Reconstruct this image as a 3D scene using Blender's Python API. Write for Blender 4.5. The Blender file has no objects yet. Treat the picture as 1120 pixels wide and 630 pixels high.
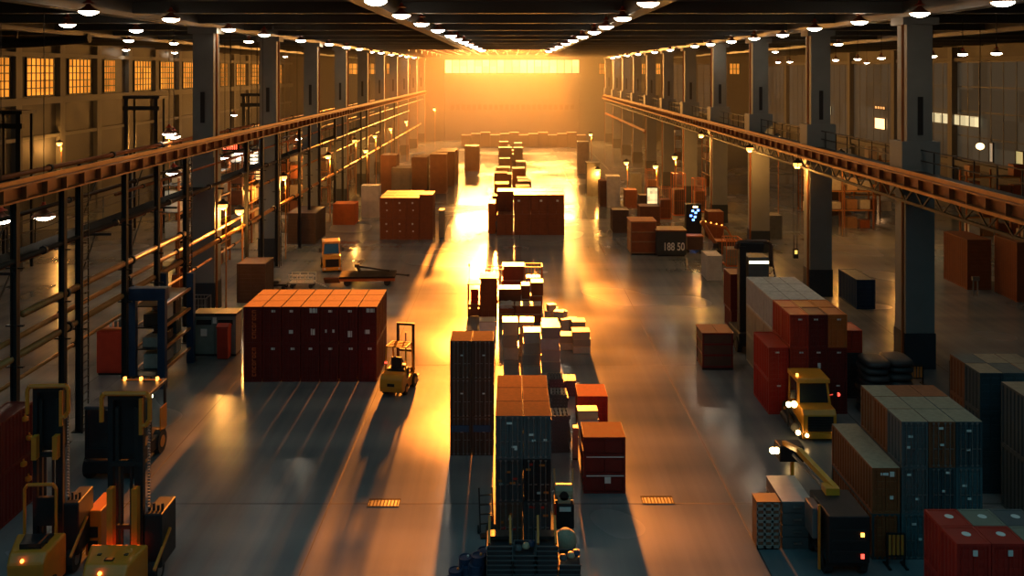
import bpy, bmesh, math, random
from mathutils import Vector, Matrix

random.seed(7)
SC = bpy.context.scene
COL = SC.collection
PI = math.pi
H, F, HOR, CXP = 14.0, 1000.0, 78.0, 560.0       # eye height (m), focal length (px), horizon row, vanishing column

# ------------------------------------------------------------------ camera, world, lights, exposure
cam_d = bpy.data.cameras.new('camera')
cam = bpy.data.objects.new('camera', cam_d)
COL.objects.link(cam)
cam.location = (0, 0, H)
cam.rotation_euler = (PI / 2, 0, 0)
cam_d.sensor_width = 36
cam_d.lens = F * 36 / 1120
cam_d.shift_y = -(315 - HOR) / 1120
cam_d.clip_end = 600
SC.camera = cam

vs = SC.view_settings
SC.display_settings.display_device = 'sRGB'
vs.view_transform = 'Standard'
vs.look = 'None'
vs.exposure = 0.0
vs.gamma = 1.0
vs.use_curve_mapping = False
cy = SC.cycles
cy.use_denoising = True
cy.max_bounces = 6
cy.diffuse_bounces = 3
cy.glossy_bounces = 3
cy.transmission_bounces = 4
cy.transparent_max_bounces = 12
cy.volume_bounces = 0
cy.sample_clamp_indirect = 4.0
cy.use_light_tree = True
cy.caustics_reflective = False
cy.caustics_refractive = False

WORLD_TEAL = (0.017, 0.062, 0.088)
WORLD_STRENGTH = 9.5
HAZE_THIN = 0.0017
HAZE_THICK = 0.0017
SUNSET_SKY = (2.2, 0.85, 0.18)
SUN_STRENGTH = 36.0
SUN_ELEV, SUN_AZ = 8.4, 0.5       # degrees; azimuth towards the pipe side
SUN_POWER = 50000.0
SUN_COLOR = (1.0, 0.40, 0.075)
WINDOW_STRENGTH = 2.6
LAMP_STRENGTH = 34.0
LAMP_COLOR = (1.0, 0.82, 0.60)
POLE_LAMP_STRENGTH = 3.2
POLE_LAMP_WATTS = 520.0
POLE_LAMP_COLOR = (1.0, 0.47, 0.09)

w = bpy.data.worlds.new('evening')
SC.world = w
w.use_nodes = True
bg = w.node_tree.nodes['Background']
bg.inputs[1].default_value = 1.0
_N, _L = w.node_tree.nodes, w.node_tree.links
_tc = _N.new('ShaderNodeTexCoord')
_sp = _N.new('ShaderNodeSeparateXYZ')
_L.new(_tc.outputs['Generated'], _sp.inputs[0])
_mr = _N.new('ShaderNodeMapRange')
_mr.inputs['From Min'].default_value = 0.35
_mr.inputs['From Max'].default_value = 0.8
_L.new(_sp.outputs['Y'], _mr.inputs['Value'])
_mx = _N.new('ShaderNodeMix')
_mx.data_type = 'RGBA'
_mx.inputs['A'].default_value = (*[c * WORLD_STRENGTH for c in WORLD_TEAL], 1)
_mx.inputs['B'].default_value = (*SUNSET_SKY, 1)
_L.new(_mr.outputs['Result'], _mx.inputs['Factor'])
_L.new(_mx.outputs['Result'], bg.inputs[0])

def area_light(name, loc, rot, sx, sy, power, color, spread=PI):
    l = bpy.data.lights.new(name, 'AREA')
    l.shape = 'RECTANGLE'
    l.size, l.size_y = sx, sy
    l.energy = power
    l.color = color
    l.spread = spread
    o = bpy.data.objects.new(name, l)
    COL.objects.link(o)
    o.location = loc
    o.rotation_euler = rot
    return o

# low evening daylight that comes in through the high window of the far gable
area_light('gable_window_daylight', (0.5, 183.6, 15.1), (math.radians(-84), 0, 0), 24, 2.0, SUN_POWER, SUN_COLOR)

sun_d = bpy.data.lights.new('low_sun', 'SUN')
sun_d.energy = SUN_STRENGTH
sun_d.color = (1.0, 0.27, 0.03)
sun_d.angle = math.radians(1.6)
sun = bpy.data.objects.new('low_sun', sun_d)
COL.objects.link(sun)
_el, _az = math.radians(SUN_ELEV), math.radians(SUN_AZ)
_dir = Vector((math.sin(_az) * math.cos(_el), -math.cos(_az) * math.cos(_el), -math.sin(_el)))   # the way the light travels
sun.rotation_euler = _dir.to_track_quat('-Z', 'Y').to_euler()
sun.location = (-6, 200, 30)

# ------------------------------------------------------------------ helpers
def srgb(r, g, b):
    def f(c):
        c /= 255.0
        return c / 12.92 if c <= 0.04045 else ((c + 0.055) / 1.055) ** 2.4
    return (f(r), f(g), f(b))

def P(px, py, h=0.0):
    """World point at height h that the photo shows at this pixel."""
    z = F * (H - h) / (py - HOR)
    return ((px - CXP) * z / F, z)

class MB:
    """Collects simple shapes and links them as one mesh object."""
    def __init__(s):
        s.v, s.f = [], []
    def add(s, vs_, fs_):
        n = len(s.v)
        s.v += [tuple(v) for v in vs_]
        s.f += [tuple(i + n for i in f) for f in fs_]
        return s
    def b(s, x0, x1, y0, y1, z0, z1):
        v = [(x0, y0, z0), (x1, y0, z0), (x1, y1, z0), (x0, y1, z0), (x0, y0, z1), (x1, y0, z1), (x1, y1, z1), (x0, y1, z1)]
        return s.add(v, [(0, 3, 2, 1), (4, 5, 6, 7), (0, 1, 5, 4), (1, 2, 6, 5), (2, 3, 7, 6), (3, 0, 4, 7)])
    def c(s, x, y, z, sx, sy, sz):
        return s.b(x - sx / 2, x + sx / 2, y - sy / 2, y + sy / 2, z - sz / 2, z + sz / 2)
    def bar(s, p, q, t, t2=None):
        """A square bar from p to q."""
        p, q = Vector(p), Vector(q)
        d = (q - p).normalized()
        up = Vector((0, 0, 1)) if abs(d.z) < 0.95 else Vector((0, 1, 0))
        a = d.cross(up).normalized() * t / 2
        c = d.cross(a).normalized() * (t2 or t) / 2
        v = [p - a - c, p + a - c, p + a + c, p - a + c, q - a - c, q + a - c, q + a + c, q - a + c]
        return s.add(v, [(0, 3, 2, 1), (4, 5, 6, 7), (0, 1, 5, 4), (1, 2, 6, 5), (2, 3, 7, 6), (3, 0, 4, 7)])
    def cyl(s, p, q, r, n=8, r2=None):
        p, q = Vector(p), Vector(q)
        r2 = r if r2 is None else r2
        d = (q - p).normalized()
        up = Vector((0, 0, 1)) if abs(d.z) < 0.95 else Vector((0, 1, 0))
        a = d.cross(up).normalized()
        c = d.cross(a).normalized()
        v = []
        for i in range(n):
            t = 2 * PI * i / n
            e = a * math.cos(t) + c * math.sin(t)
            v += [p + e * r, q + e * r2]
        fs = [(2 * i, 2 * i + 1, (2 * i + 3) % (2 * n), (2 * i + 2) % (2 * n)) for i in range(n)]
        fs += [tuple(2 * i for i in range(n)), tuple(2 * i + 1 for i in reversed(range(n)))]
        return s.add(v, fs)
    def tube(s, pts, r, n=8):
        for a, b_ in zip(pts[:-1], pts[1:]):
            s.cyl(a, b_, r, n)
        return s
    def lathe(s, prof, n=14, o=(0, 0, 0)):
        v, fs = [], []
        for (r, z) in prof:
            for i in range(n):
                t = 2 * PI * i / n
                v.append((o[0] + r * math.cos(t), o[1] + r * math.sin(t), o[2] + z))
        for k in range(len(prof) - 1):
            for i in range(n):
                j = (i + 1) % n
                fs.append((k * n + i, k * n + j, (k + 1) * n + j, (k + 1) * n + i))
        fs.append(tuple(reversed(range(n))))
        fs.append(tuple((len(prof) - 1) * n + i for i in range(n)))
        return s.add(v, fs)
    def prism(s, poly, x0, x1):
        """A (y, z) outline extruded along x."""
        n = len(poly)
        v = [(x0, y, z) for y, z in poly] + [(x1, y, z) for y, z in poly]
        fs = [tuple(range(n)), tuple(reversed(range(n, 2 * n)))]
        fs += [(i, i + n, (i + 1) % n + n, (i + 1) % n) for i in range(n)]
        return s.add(v, fs)
    def prism_z(s, poly, z0, z1):
        n = len(poly)
        v = [(x, y, z0) for x, y in poly] + [(x, y, z1) for x, y in poly]
        fs = [tuple(reversed(range(n))), tuple(range(n, 2 * n))]
        fs += [(i, (i + 1) % n, (i + 1) % n + n, i + n) for i in range(n)]
        return s.add(v, fs)
    def mesh(s, name, mat=None, bevel=0.0, smooth=False):
        me = bpy.data.meshes.new(name)
        me.from_pydata(s.v, [], s.f)
        bm = bmesh.new()
        bm.from_mesh(me)
        bmesh.ops.recalc_face_normals(bm, faces=bm.faces)
        if bevel:
            bmesh.ops.bevel(bm, geom=[e for e in bm.edges if len(e.link_faces) == 2 and e.calc_face_angle(0) > 0.5],
                            offset=bevel, segments=2, profile=0.5, affect='EDGES')
        bm.to_mesh(me)
        bm.free()
        if smooth:
            for p in me.polygons:
                p.use_smooth = True
        if mat:
            me.materials.append(mat)
        return me
    def build(s, name, mat, parent=None, bevel=0.0, smooth=False):
        return link(name, s.mesh(name, mat, bevel, smooth), parent)

def link(name, me, parent=None):
    o = bpy.data.objects.new(name, me)
    COL.objects.link(o)
    if parent:
        o.parent = parent
    return o

def tag(o, label, cat, group=None, kind=None):
    o['label'] = label
    o['category'] = cat
    if group:
        o['group'] = group
    if kind:
        o['kind'] = kind
    return o

def empty(name, loc, rz, label, cat, group=None, kind=None):
    o = bpy.data.objects.new(name, None)
    o.empty_display_size = 0.3
    COL.objects.link(o)
    o.location = loc
    o.rotation_euler = (0, 0, rz)
    return tag(o, label, cat, group, kind)

def struct(o):
    o['kind'] = 'structure'
    return o

def paint(o, mat):
    """Gives this object its own material while it shares its mesh."""
    if len(o.data.materials) == 0:
        o.data.materials.append(mat)
    o.material_slots[0].link = 'OBJECT'
    o.material_slots[0].material = mat
    return o

def dup(root, loc, rz, label, group=None):
    """A copy of a thing with copies of its parts and sub-parts."""
    r = root.copy()
    COL.objects.link(r)
    r.location = loc
    r.rotation_euler = (0, 0, rz)
    r['label'] = label
    if group:
        r['group'] = group
    for ch in root.children:
        c = ch.copy()
        COL.objects.link(c)
        c.parent = r
        for g in ch.children:
            d = g.copy()
            COL.objects.link(d)
            d.parent = c
    return r

ORD = ['first', 'second', 'third', 'fourth', 'fifth', 'sixth', 'seventh', 'eighth', 'ninth', 'tenth', 'eleventh', 'twelfth',
       'thirteenth', 'fourteenth', 'fifteenth', 'sixteenth', 'seventeenth', 'eighteenth', 'nineteenth', 'twentieth', 'twenty-first',
       'twenty-second', 'twenty-third', 'twenty-fourth', 'twenty-fifth', 'twenty-sixth', 'twenty-seventh', 'twenty-eighth']

# ------------------------------------------------------------------ materials
MATS = {}
def nodes_of(m):
    m.use_nodes = True
    return m.node_tree.nodes, m.node_tree.links

def pm(name, color, rough=0.5, metal=0.0, var=0.25, scale=2.0, bump=0.0, spec=0.5):
    """Painted or raw surface: a base colour with blotchy wear and a little uneven gloss."""
    if name in MATS:
        return MATS[name]
    m = bpy.data.materials.new(name)
    N, L = nodes_of(m)
    p = N['Principled BSDF']
    p.inputs['Roughness'].default_value = rough
    p.inputs['Metallic'].default_value = metal
    p.inputs['Specular IOR Level'].default_value = spec
    tc = N.new('ShaderNodeTexCoord')
    nz = N.new('ShaderNodeTexNoise')
    nz.inputs['Scale'].default_value = scale
    nz.inputs['Detail'].default_value = 5
    L.new(tc.outputs['Object'], nz.inputs['Vector'])
    mx = N.new('ShaderNodeMix')
    mx.data_type = 'RGBA'
    lo = tuple(c * (1 - var) for c in color)
    hi = tuple(min(1, c * (1 + var)) for c in color)
    mx.inputs['A'].default_value = (*lo, 1)
    mx.inputs['B'].default_value = (*hi, 1)
    L.new(nz.outputs['Fac'], mx.inputs['Factor'])
    L.new(mx.outputs['Result'], p.inputs['Base Color'])
    mr = N.new('ShaderNodeMapRange')
    mr.inputs['To Min'].default_value = max(0.05, rough - 0.10)
    mr.inputs['To Max'].default_value = min(1, rough + 0.14)
    L.new(nz.outputs['Fac'], mr.inputs['Value'])
    L.new(mr.outputs['Result'], p.inputs['Roughness'])
    if bump:
        bp = N.new('ShaderNodeBump')
        bp.inputs['Strength'].default_value = bump
        bp.inputs['Distance'].default_value = 0.02
        L.new(nz.outputs['Fac'], bp.inputs['Height'])
        L.new(bp.outputs['Normal'], p.inputs['Normal'])
    MATS[name] = m
    return m

def em(name, color, strength):
    if name in MATS:
        return MATS[name]
    m = bpy.data.materials.new(name)
    N, L = nodes_of(m)
    p = N['Principled BSDF']
    p.inputs['Base Color'].default_value = (0.8, 0.8, 0.8, 1)
    p.inputs['Emission Color'].default_value = (*color, 1)
    p.inputs['Emission Strength'].default_value = strength
    MATS[name] = m
    return m

PAL = {
    'maroon': (0.135, 0.016, 0.012), 'red': (0.42, 0.040, 0.018), 'bright red': (0.40, 0.024, 0.014), 'brown': (0.175, 0.060, 0.026),
    'rust brown': (0.24, 0.070, 0.024), 'orange': (0.50, 0.125, 0.025), 'dark teal': (0.035, 0.056, 0.062), 'slate grey': (0.085, 0.092, 0.092),
    'dark grey': (0.040, 0.042, 0.042), 'pale grey': (0.42, 0.40, 0.36), 'tan': (0.42, 0.32, 0.20), 'navy blue': (0.018, 0.040, 0.085),
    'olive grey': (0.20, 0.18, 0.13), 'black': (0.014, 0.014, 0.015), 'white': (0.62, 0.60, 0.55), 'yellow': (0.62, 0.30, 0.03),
    'lit tan dust': (0.34, 0.27, 0.18), 'lit rust dust': (0.36, 0.13, 0.06), 'grey dust': (0.16, 0.16, 0.14),  # tan and rust roof dust tones also carry light on the tops
    'grey green': (0.17, 0.20, 0.175),
    'dark brown': (0.085, 0.048, 0.032), 'teal': (0.055, 0.105, 0.115),
}
def paintmat(c):
    return pm('paint ' + c, PAL[c], 0.45, 0.0, 0.28, 2.5, 0.0, 0.3)
STEEL_DARK = pm('dark steel', (0.024, 0.023, 0.022), 0.5, 0.2, 0.3, 3, 0, 0.35)
STEEL = pm('galvanised steel', (0.30, 0.29, 0.27), 0.42, 0.8, 0.3, 4)
PIPE = pm('ochre pipe paint', (0.50, 0.22, 0.06), 0.33, 0.35, 0.3, 2)
GIRDER = pm('rusty girder paint', (0.30, 0.10, 0.03), 0.38, 0.25, 0.35, 1.5)
RUBBER = pm('tyre rubber', (0.012, 0.012, 0.012), 0.75, 0, 0.2, 6)
YELLOW = pm('machine yellow', (0.66, 0.27, 0.02), 0.35, 0, 0.2, 3)
AMBER_PAINT = pm('machine orange', (0.72, 0.20, 0.015), 0.38, 0, 0.2, 3)
BLACK = paintmat('black')
PLATE = pm('placard white', (0.72, 0.70, 0.64), 0.5, 0, 0.06, 8)
GLASS_DARK = pm('cab glass', (0.016, 0.022, 0.022), 0.08, 0, 0.1, 1, spec=0.8)
CONC = pm('column concrete', (0.20, 0.21, 0.20), 0.62, 0, 0.22, 0.9, 0.15)
BAND = pm('column base paint', (0.022, 0.030, 0.040), 0.5, 0, 0.3, 2)
CEIL = pm('ceiling sheet', (0.050, 0.055, 0.055), 0.55, 0.0, 0.35, 0.25)
BEAMM = pm('ceiling beam', (0.060, 0.062, 0.060), 0.45, 0.2, 0.3, 0.5)
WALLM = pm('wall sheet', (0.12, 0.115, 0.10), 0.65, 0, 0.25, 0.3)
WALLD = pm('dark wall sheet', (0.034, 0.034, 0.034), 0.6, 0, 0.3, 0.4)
CARD = pm('carton board', (0.46, 0.33, 0.19), 0.7, 0, 0.2, 5)
CARDG = pm('grey board', (0.40, 0.36, 0.29), 0.65, 0, 0.25, 5)
TAPE = pm('carton tape', (0.42, 0.33, 0.21), 0.35, 0, 0.1, 5)
WOOD = pm('timber', (0.26, 0.13, 0.055), 0.6, 0, 0.3, 6)
LAMP_EM = em('lamp glow', LAMP_COLOR, LAMP_STRENGTH)
POLE_EM = em('sodium lamp glow', POLE_LAMP_COLOR, POLE_LAMP_STRENGTH)
HEAD_EM = em('headlight glow', (1.0, 0.62, 0.22), 14)
RED_EM = em('tail light glow', (1.0, 0.05, 0.02), 3.0)
AMBER_EM = em('amber beacon glow', (1.0, 0.36, 0.04), 6)
LAMP_CAP = pm('lamp cap', (0.45, 0.05, 0.02), 0.4, 0.1, 0.2, 6)
LAMP_SHADE = pm('lamp shade', (0.30, 0.12, 0.07), 0.4, 0.3, 0.2, 6)

def floor_mat():
    m = bpy.data.materials.new('polished concrete floor')
    N, L = nodes_of(m)
    p = N['Principled BSDF']
    tc = N.new('ShaderNodeTexCoord')
    def noise(scale, detail, vec=None, rough=0.55):
        n = N.new('ShaderNodeTexNoise')
        n.inputs['Scale'].default_value = scale
        n.inputs['Detail'].default_value = detail
        n.inputs['Roughness'].default_value = rough
        L.new(vec or tc.outputs['Object'], n.inputs['Vector'])
        return n
    mp = N.new('ShaderNodeMapping')
    mp.inputs['Scale'].default_value = (1.3, 0.035, 1)
    L.new(tc.outputs['Object'], mp.inputs['Vector'])
    streak = noise(0.8, 4, mp.outputs['Vector'])
    mp2 = N.new('ShaderNodeMapping')
    mp2.inputs['Scale'].default_value = (0.06, 0.9, 1)
    L.new(tc.outputs['Object'], mp2.inputs['Vector'])
    cross = noise(0.5, 1.5, mp2.outputs['Vector'])
    blot = noise(0.10, 1.5)
    fine = noise(3.2, 3)
    ramp = N.new('ShaderNodeValToRGB')
    ramp.color_ramp.elements[0].position = 0.40
    ramp.color_ramp.elements[0].color = (0.100, 0.122, 0.130, 1)
    ramp.color_ramp.elements[1].position = 0.62
    ramp.color_ramp.elements[1].color = (0.225, 0.228, 0.222, 1)
    a = N.new('ShaderNodeMath'); a.operation = 'ADD'
    L.new(streak.outputs['Fac'], a.inputs[0]); L.new(blot.outputs['Fac'], a.inputs[1])
    a1 = N.new('ShaderNodeMath'); a1.operation = 'ADD'
    L.new(a.outputs[0], a1.inputs[0]); L.new(cross.outputs['Fac'], a1.inputs[1])
    a2 = N.new('ShaderNodeMath'); a2.operation = 'MULTIPLY'; a2.inputs[1].default_value = 0.333
    L.new(a1.outputs[0], a2.inputs[0])
    L.new(a2.outputs[0], ramp.inputs['Fac'])
    L.new(ramp.outputs['Color'], p.inputs['Base Color'])
    rr = N.new('ShaderNodeMapRange')
    rr.interpolation_type = 'SMOOTHSTEP'
    rr.inputs['From Min'].default_value = 0.36
    rr.inputs['From Max'].default_value = 0.66
    rr.inputs['To Min'].default_value = 0.15
    rr.inputs['To Max'].default_value = 0.28
    L.new(blot.outputs['Fac'], rr.inputs['Value'])
    L.new(rr.outputs['Result'], p.inputs['Roughness'])
    bp = N.new('ShaderNodeBump')
    bp.inputs['Strength'].default_value = 0.16
    bp.inputs['Distance'].default_value = 0.02
    ad = N.new('ShaderNodeMath'); ad.operation = 'ADD'
    L.new(fine.outputs['Fac'], ad.inputs[0]); L.new(cross.outputs['Fac'], ad.inputs[1])
    L.new(ad.outputs[0], bp.inputs['Height'])
    L.new(bp.outputs['Normal'], p.inputs['Normal'])
    p.inputs['Specular IOR Level'].default_value = 0.28
    return m

# ------------------------------------------------------------------ the building
XW, YB, YF, ZC = 50.0, -6.0, 185.0, 17.3      # half width, camera end, far gable, ceiling
fl = struct(MB().b(-XW, XW, YB, YF, -0.3, 0.0).build('floor', floor_mat()))
fl['label'] = 'polished dark concrete floor'
SX0, SX1, SY0, SY1 = -14.0, 6.6, 124.0, 184.5          # rooflight over the far end of the centre aisle
struct(MB().b(-XW, XW, 23.0, SY0, ZC, ZC + 0.15).b(-XW, -26, YB, 23.0, ZC, ZC + 0.15).b(26, XW, YB, 23.0, ZC, ZC + 0.15).b(-XW, SX0, SY0, YF, ZC, ZC + 0.15).b(SX1, XW, SY0, YF, ZC, ZC + 0.15).b(SX0, SX1, SY1, YF, ZC, ZC + 0.15).build('ceiling', CEIL))
gm_ = bpy.data.materials.new('rooflight glass')
N_, L_ = nodes_of(gm_)
N_.remove(N_['Principled BSDF'])
tb, gb_, mxs = N_.new('ShaderNodeBsdfTransparent'), N_.new('ShaderNodeBsdfGlossy'), N_.new('ShaderNodeMixShader')
tb.inputs[0].default_value = (0.95, 0.93, 0.88, 1)
gb_.inputs['Roughness'].default_value = 0.1
mxs.inputs[0].default_value = 0.05
L_.new(tb.outputs[0], mxs.inputs[1]); L_.new(gb_.outputs[0], mxs.inputs[2]); L_.new(mxs.outputs[0], N_['Material Output'].inputs[0])
sk = empty('window_51', (0, 0, ZC), 0, 'unseen rooflight added over the camera end to light the near floor', 'window', kind='structure')  # unseen opening, added to let cool sky light onto the near floor
MB().b(-26, 26, YB, 23.0, 0.06, 0.075).build('glazing', gm_, sk)
m = MB()
for i in range(27):
    m.b(-26 + 2 * i - 0.05, -26 + 2 * i + 0.05, YB, 23.0, 0.0, 0.12)
m.build('glazing_bar', STEEL_DARK, sk)
struct(MB().b(-XW, XW, YB - 0.4, YB, 0, ZC).build('wall_near', WALLD))  # unseen end wall, put in to cut light from behind the camera
sk = empty('window_50', (0, 0, ZC), 0, 'long rooflight over the far end of the centre aisle', 'window', kind='structure')
MB().b(SX0, SX1, SY0, SY1, 0.06, 0.075).build('glazing', gm_, sk)
m = MB()
for i in range(12):
    x = SX0 + (SX1 - SX0) * i / 11.0
    m.b(x - 0.05, x + 0.05, SY0, SY1, 0.0, 0.12)
for i in range(11):
    y = SY0 + (SY1 - SY0) * i / 10.0
    m.b(SX0, SX1, y - 0.06, y + 0.06, 0.0, 0.12)
m.build('glazing_bar', STEEL_DARK, sk)
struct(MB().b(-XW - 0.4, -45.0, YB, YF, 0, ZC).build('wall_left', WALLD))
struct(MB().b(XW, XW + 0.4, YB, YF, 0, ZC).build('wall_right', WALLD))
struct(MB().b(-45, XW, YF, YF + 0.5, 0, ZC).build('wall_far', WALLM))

# joints in the slab
JOINT = pm('slab joint', (0.020, 0.020, 0.020), 0.8)
jb = MB()
for x in (-19.0, -12.45, -5.9, 0.65, 7.2, 13.75, 20.3):
    jb.b(x - 0.018, x + 0.018, 12, YF - 1, 0.0005, 0.003)
for y in (29.6, 43.6, 57.6, 71.6, 85.6, 99.6, 113.6):
    jb.b(-44, XW - 1, y - 0.02, y + 0.02, 0.0005, 0.003)
struct(jb.build('trim_1', JOINT))

# ceiling beams: purlins across, girders along
gb = MB()
for x in (-31, -18.3, -5.6, 5.6, 18.8, 32):
    gb.b(x - 0.35, x + 0.35, YB, YF if abs(x) > 10 else SY0, ZC - 0.75, ZC)
struct(gb.build('beam_1', BEAMM))
cb = MB()
for k in range(18):
    y = 25.5 + k * 9.0
    if y < SY0:
        cb.b(-45, XW, y - 0.28, y + 0.28, ZC - 0.55, ZC - 0.001)
    else:
        cb.b(-45, SX0, y - 0.28, y + 0.28, ZC - 0.55, ZC - 0.001).b(SX1, XW, y - 0.28, y + 0.28, ZC - 0.55, ZC - 0.001)
struct(cb.build('beam_2', BEAMM))

# far gable window: bright lattice of panes, and smaller lit panes beside it
def win_mat(name, color, strength, cell=1.0):
    """Daylit obscure glass: brighter and duller panes, each of one tone."""
    m = bpy.data.materials.new(name)
    N, L = nodes_of(m)
    p = N['Principled BSDF']
    p.inputs['Base Color'].default_value = (0.06, 0.06, 0.055, 1)
    p.inputs['Roughness'].default_value = 0.7
    p.inputs['Specular IOR Level'].default_value = 0.05
    tc = N.new('ShaderNodeTexCoord')
    sn = N.new('ShaderNodeVectorMath'); sn.operation = 'SNAP'
    sn.inputs[1].default_value = (cell, cell, cell)
    L.new(tc.outputs['Object'], sn.inputs[0])
    wn = N.new('ShaderNodeTexWhiteNoise')
    L.new(sn.outputs['Vector'], wn.inputs['Vector'])
    mr = N.new('ShaderNodeMapRange')
    mr.inputs['To Min'].default_value = strength * 0.6
    mr.inputs['To Max'].default_value = strength * 1.25
    L.new(wn.outputs['Value'], mr.inputs['Value'])
    p.inputs['Emission Color'].default_value = (*color, 1)
    L.new(mr.outputs['Result'], p.inputs['Emission Strength'])
    return m
WIN_GABLE = win_mat('gable glazing', (1.0, 0.56, 0.14), WINDOW_STRENGTH, 1.5)
WIN_SIDE = win_mat('side glazing', (1.0, 0.31, 0.03), 1.15, 1.2)
WIN_DIM = win_mat('dusk glazing', (0.55, 0.44, 0.28), 0.06, 3.0)
WIN_PALE = win_mat('office glazing', (1.0, 0.80, 0.42), 0.9, 1.0)

def window_far(n, x0, x1, z0, z1, mat, nx, nz):
    e = empty('window_%d' % n, (0, YF, 0), 0, 'far gable window', 'window', kind='structure')
    MB().b(x0, x1, -0.10, -0.04, z0, z1).build('glazing', mat, e)
    f = MB()
    for i in range(nx + 1):
        x = x0 + (x1 - x0) * i / nx
        f.b(x - 0.07, x + 0.07, -0.22, -0.02, z0, z1)
    for i in range(nz + 1):
        z = z0 + (z1 - z0) * i / nz
        f.b(x0, x1, -0.20, -0.03, z - 0.06, z + 0.06)
    f.build('window_frame', STEEL_DARK, e)
    return e
window_far(1, -13.6, 13.6, 13.6, 16.35, WIN_GABLE, 18, 1)
nwin = 2
for x0, x1 in ((-33, -30.6), (-29.4, -27), (-25.4, -23), (-21.6, -20), (17.6, 18.8), (19.6, 20.7), (26.2, 27.4), (28.8, 30.0), (44, 46)):
    window_far(nwin, x0, x1, 13.4, 15.6, WIN_SIDE, 3, 2)
    nwin += 1
for x0, x1 in ((22, 25.5), (31, 36), (37.5, 42.5)):
    window_far(nwin, x0, x1, 5.5, 15.4, WIN_DIM, 4, 5)
    nwin += 1
# band of small square panels across the gable, pilasters at its corners, plinth
pb = MB()
for i in range(23):
    x = -12.4 + i * 1.1
    pb.b(x, x + 0.72, YF - 0.12, YF - 0.001, 6.2, 7.3)
struct(pb.build('trim_2', pm('gable panel', (0.09, 0.07, 0.05), 0.5)))
qb = MB()
for x in (-13.9, 13.9):
    qb.b(x - 0.3, x + 0.3, YF - 0.5, YF - 0.001, 0, ZC - 0.8)
for z in (6.05, 7.45, 13.3):
    qb.b(-13.6, 13.6, YF - 0.16, YF - 0.001, z - 0.07, z + 0.07)
struct(qb.build('trim_3', WALLM))

# side windows, pipe side wall
def window_side(n, xw, sgn, y0, y1, z0, z1, mat, ny, nz, depth=0.16):
    e = empty('window_%d' % n, (xw, 0, 0), 0, 'side wall window', 'window', kind='structure')
    a, b_ = sorted((sgn * 0.02, sgn * 0.08))
    MB().b(a, b_, y0, y1, z0, z1).build('glazing', mat, e)
    f = MB()
    a, b_ = sorted((sgn * 0.01, sgn * depth))
    for i in range(ny + 1):
        y = y0 + (y1 - y0) * i / ny
        f.b(a, b_, y - 0.05, y + 0.05, z0, z1)
    for i in range(nz + 1):
        z = z0 + (z1 - z0) * i / nz
        f.b(a, b_, y0, y1, z - 0.05, z + 0.05)
    f.build('window_frame', STEEL_DARK, e)
    return e
for k in range(13):
    y = 76.5 + k * 8.05
    wd = (5.2, 5.0, 4.8, 2.8, 5.0, 4.6, 4.8, 5.0, 3.4, 5.0, 5.0, 4.6, 5.0)[k]
    window_side(nwin, -45, 1, y, y + wd, 11.7, 15.25, WIN_SIDE, 6, 5)
    nwin += 1
sb = MB()
sb.b(-45, -44.5, 20, YF, 15.35, 15.75)
sb.b(-45, -44.3, 20, YF, 10.9, 11.55)
sb.b(-45, -44.6, 20, YF, 7.6, 7.95)
sb.b(-45, -44.7, 20, YF, 0, 1.0)
for k in range(20):
    y = 74.6 + k * 8.05 - 40.25
    if y < YF - 1:
        sb.b(-45, -44.55, y - 0.5, y + 0.5, 0, ZC - 0.6)
struct(sb.build('trim_4', WALLM))

# dusk-lit glazed wall on the walkway side
for k in range(7):
    y0 = 72 + k * 15.5
    window_side(nwin, XW, -1, y0 + 0.5, y0 + 15.0, 4.2, 15.0, WIN_DIM, 6, 4, 0.12)
    nwin += 1
window_side(nwin, XW - 0.32, -1, 97, 109.5, 8.0, 9.2, WIN_PALE, 6, 1); nwin += 1
window_side(nwin, XW - 0.32, -1, 88.6, 90.0, 4.6, 6.2, em('door light', (0.9, 0.85, 0.35), 0.35), 1, 1); nwin += 1
window_side(nwin, XW - 0.32, -1, 94.2, 95.0, 4.6, 6.6, em('door light pale', (0.8, 0.8, 0.6), 0.2), 1, 1); nwin += 1
window_side(nwin, XW - 0.32, -1, 121.5, 125, 6.2, 7.7, em('warm panel light', (1.0, 0.50, 0.20), 3.5), 1, 1); nwin += 1
window_side(nwin, XW - 0.32, -1, 121.5, 125, 8.9, 9.3, em('warm strip light', (1.0, 0.42, 0.12), 1.2), 4, 1); nwin += 1
window_side(nwin, XW - 0.32, -1, 142, 150, 7.2, 8.6, WIN_PALE, 5, 1); nwin += 1
rb = MB()
for k in range(8):
    y = 72 + k * 15.5
    rb.b(XW - 0.7, XW, y - 0.5, y + 0.5, 0, ZC - 0.6)
rb.b(XW - 0.5, XW, 20, YF, 3.5, 4.1)
rb.b(XW - 0.5, XW, 20, YF, 15.1, 15.5)
struct(rb.build('trim_5', WALLM))

# columns
def column(x, y, side):
    e = struct(bpy.data.objects.new('column', None))
    COL.objects.link(e)
    e.location = (x, y, 0)
    e['label'] = 'grey concrete column with dark painted base'
    m = MB().b(-0.68, 0.68, -0.6, 0.6, 1.68, 9.0)
    m.b(-0.60, 0.60, -0.55, 0.55, 9.0, ZC - 0.75)
    m.b(-0.85, 0.85, -0.7, 0.7, ZC - 1.1, ZC - 0.75)
    m.build('shaft', CONC, e)
    MB().b(-0.72, 0.72, -0.64, 0.64, 0, 1.68).build('base_band', BAND, e)
    if side < 0:
        MB().b(-0.9, 0.9, -0.70, 0.70, 8.2, 10.7).build('haunch', CONC, e)
    MB().b(-0.12, 0.12, -0.645, -0.60, 11.0, 12.8).build('cable_box', STEEL_DARK, e)
    MB().cyl((side * 0.78, -0.5, 0), (side * 0.78, -0.5, ZC - 1), 0.07, 6).build('conduit', GIRDER, e)
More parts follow.
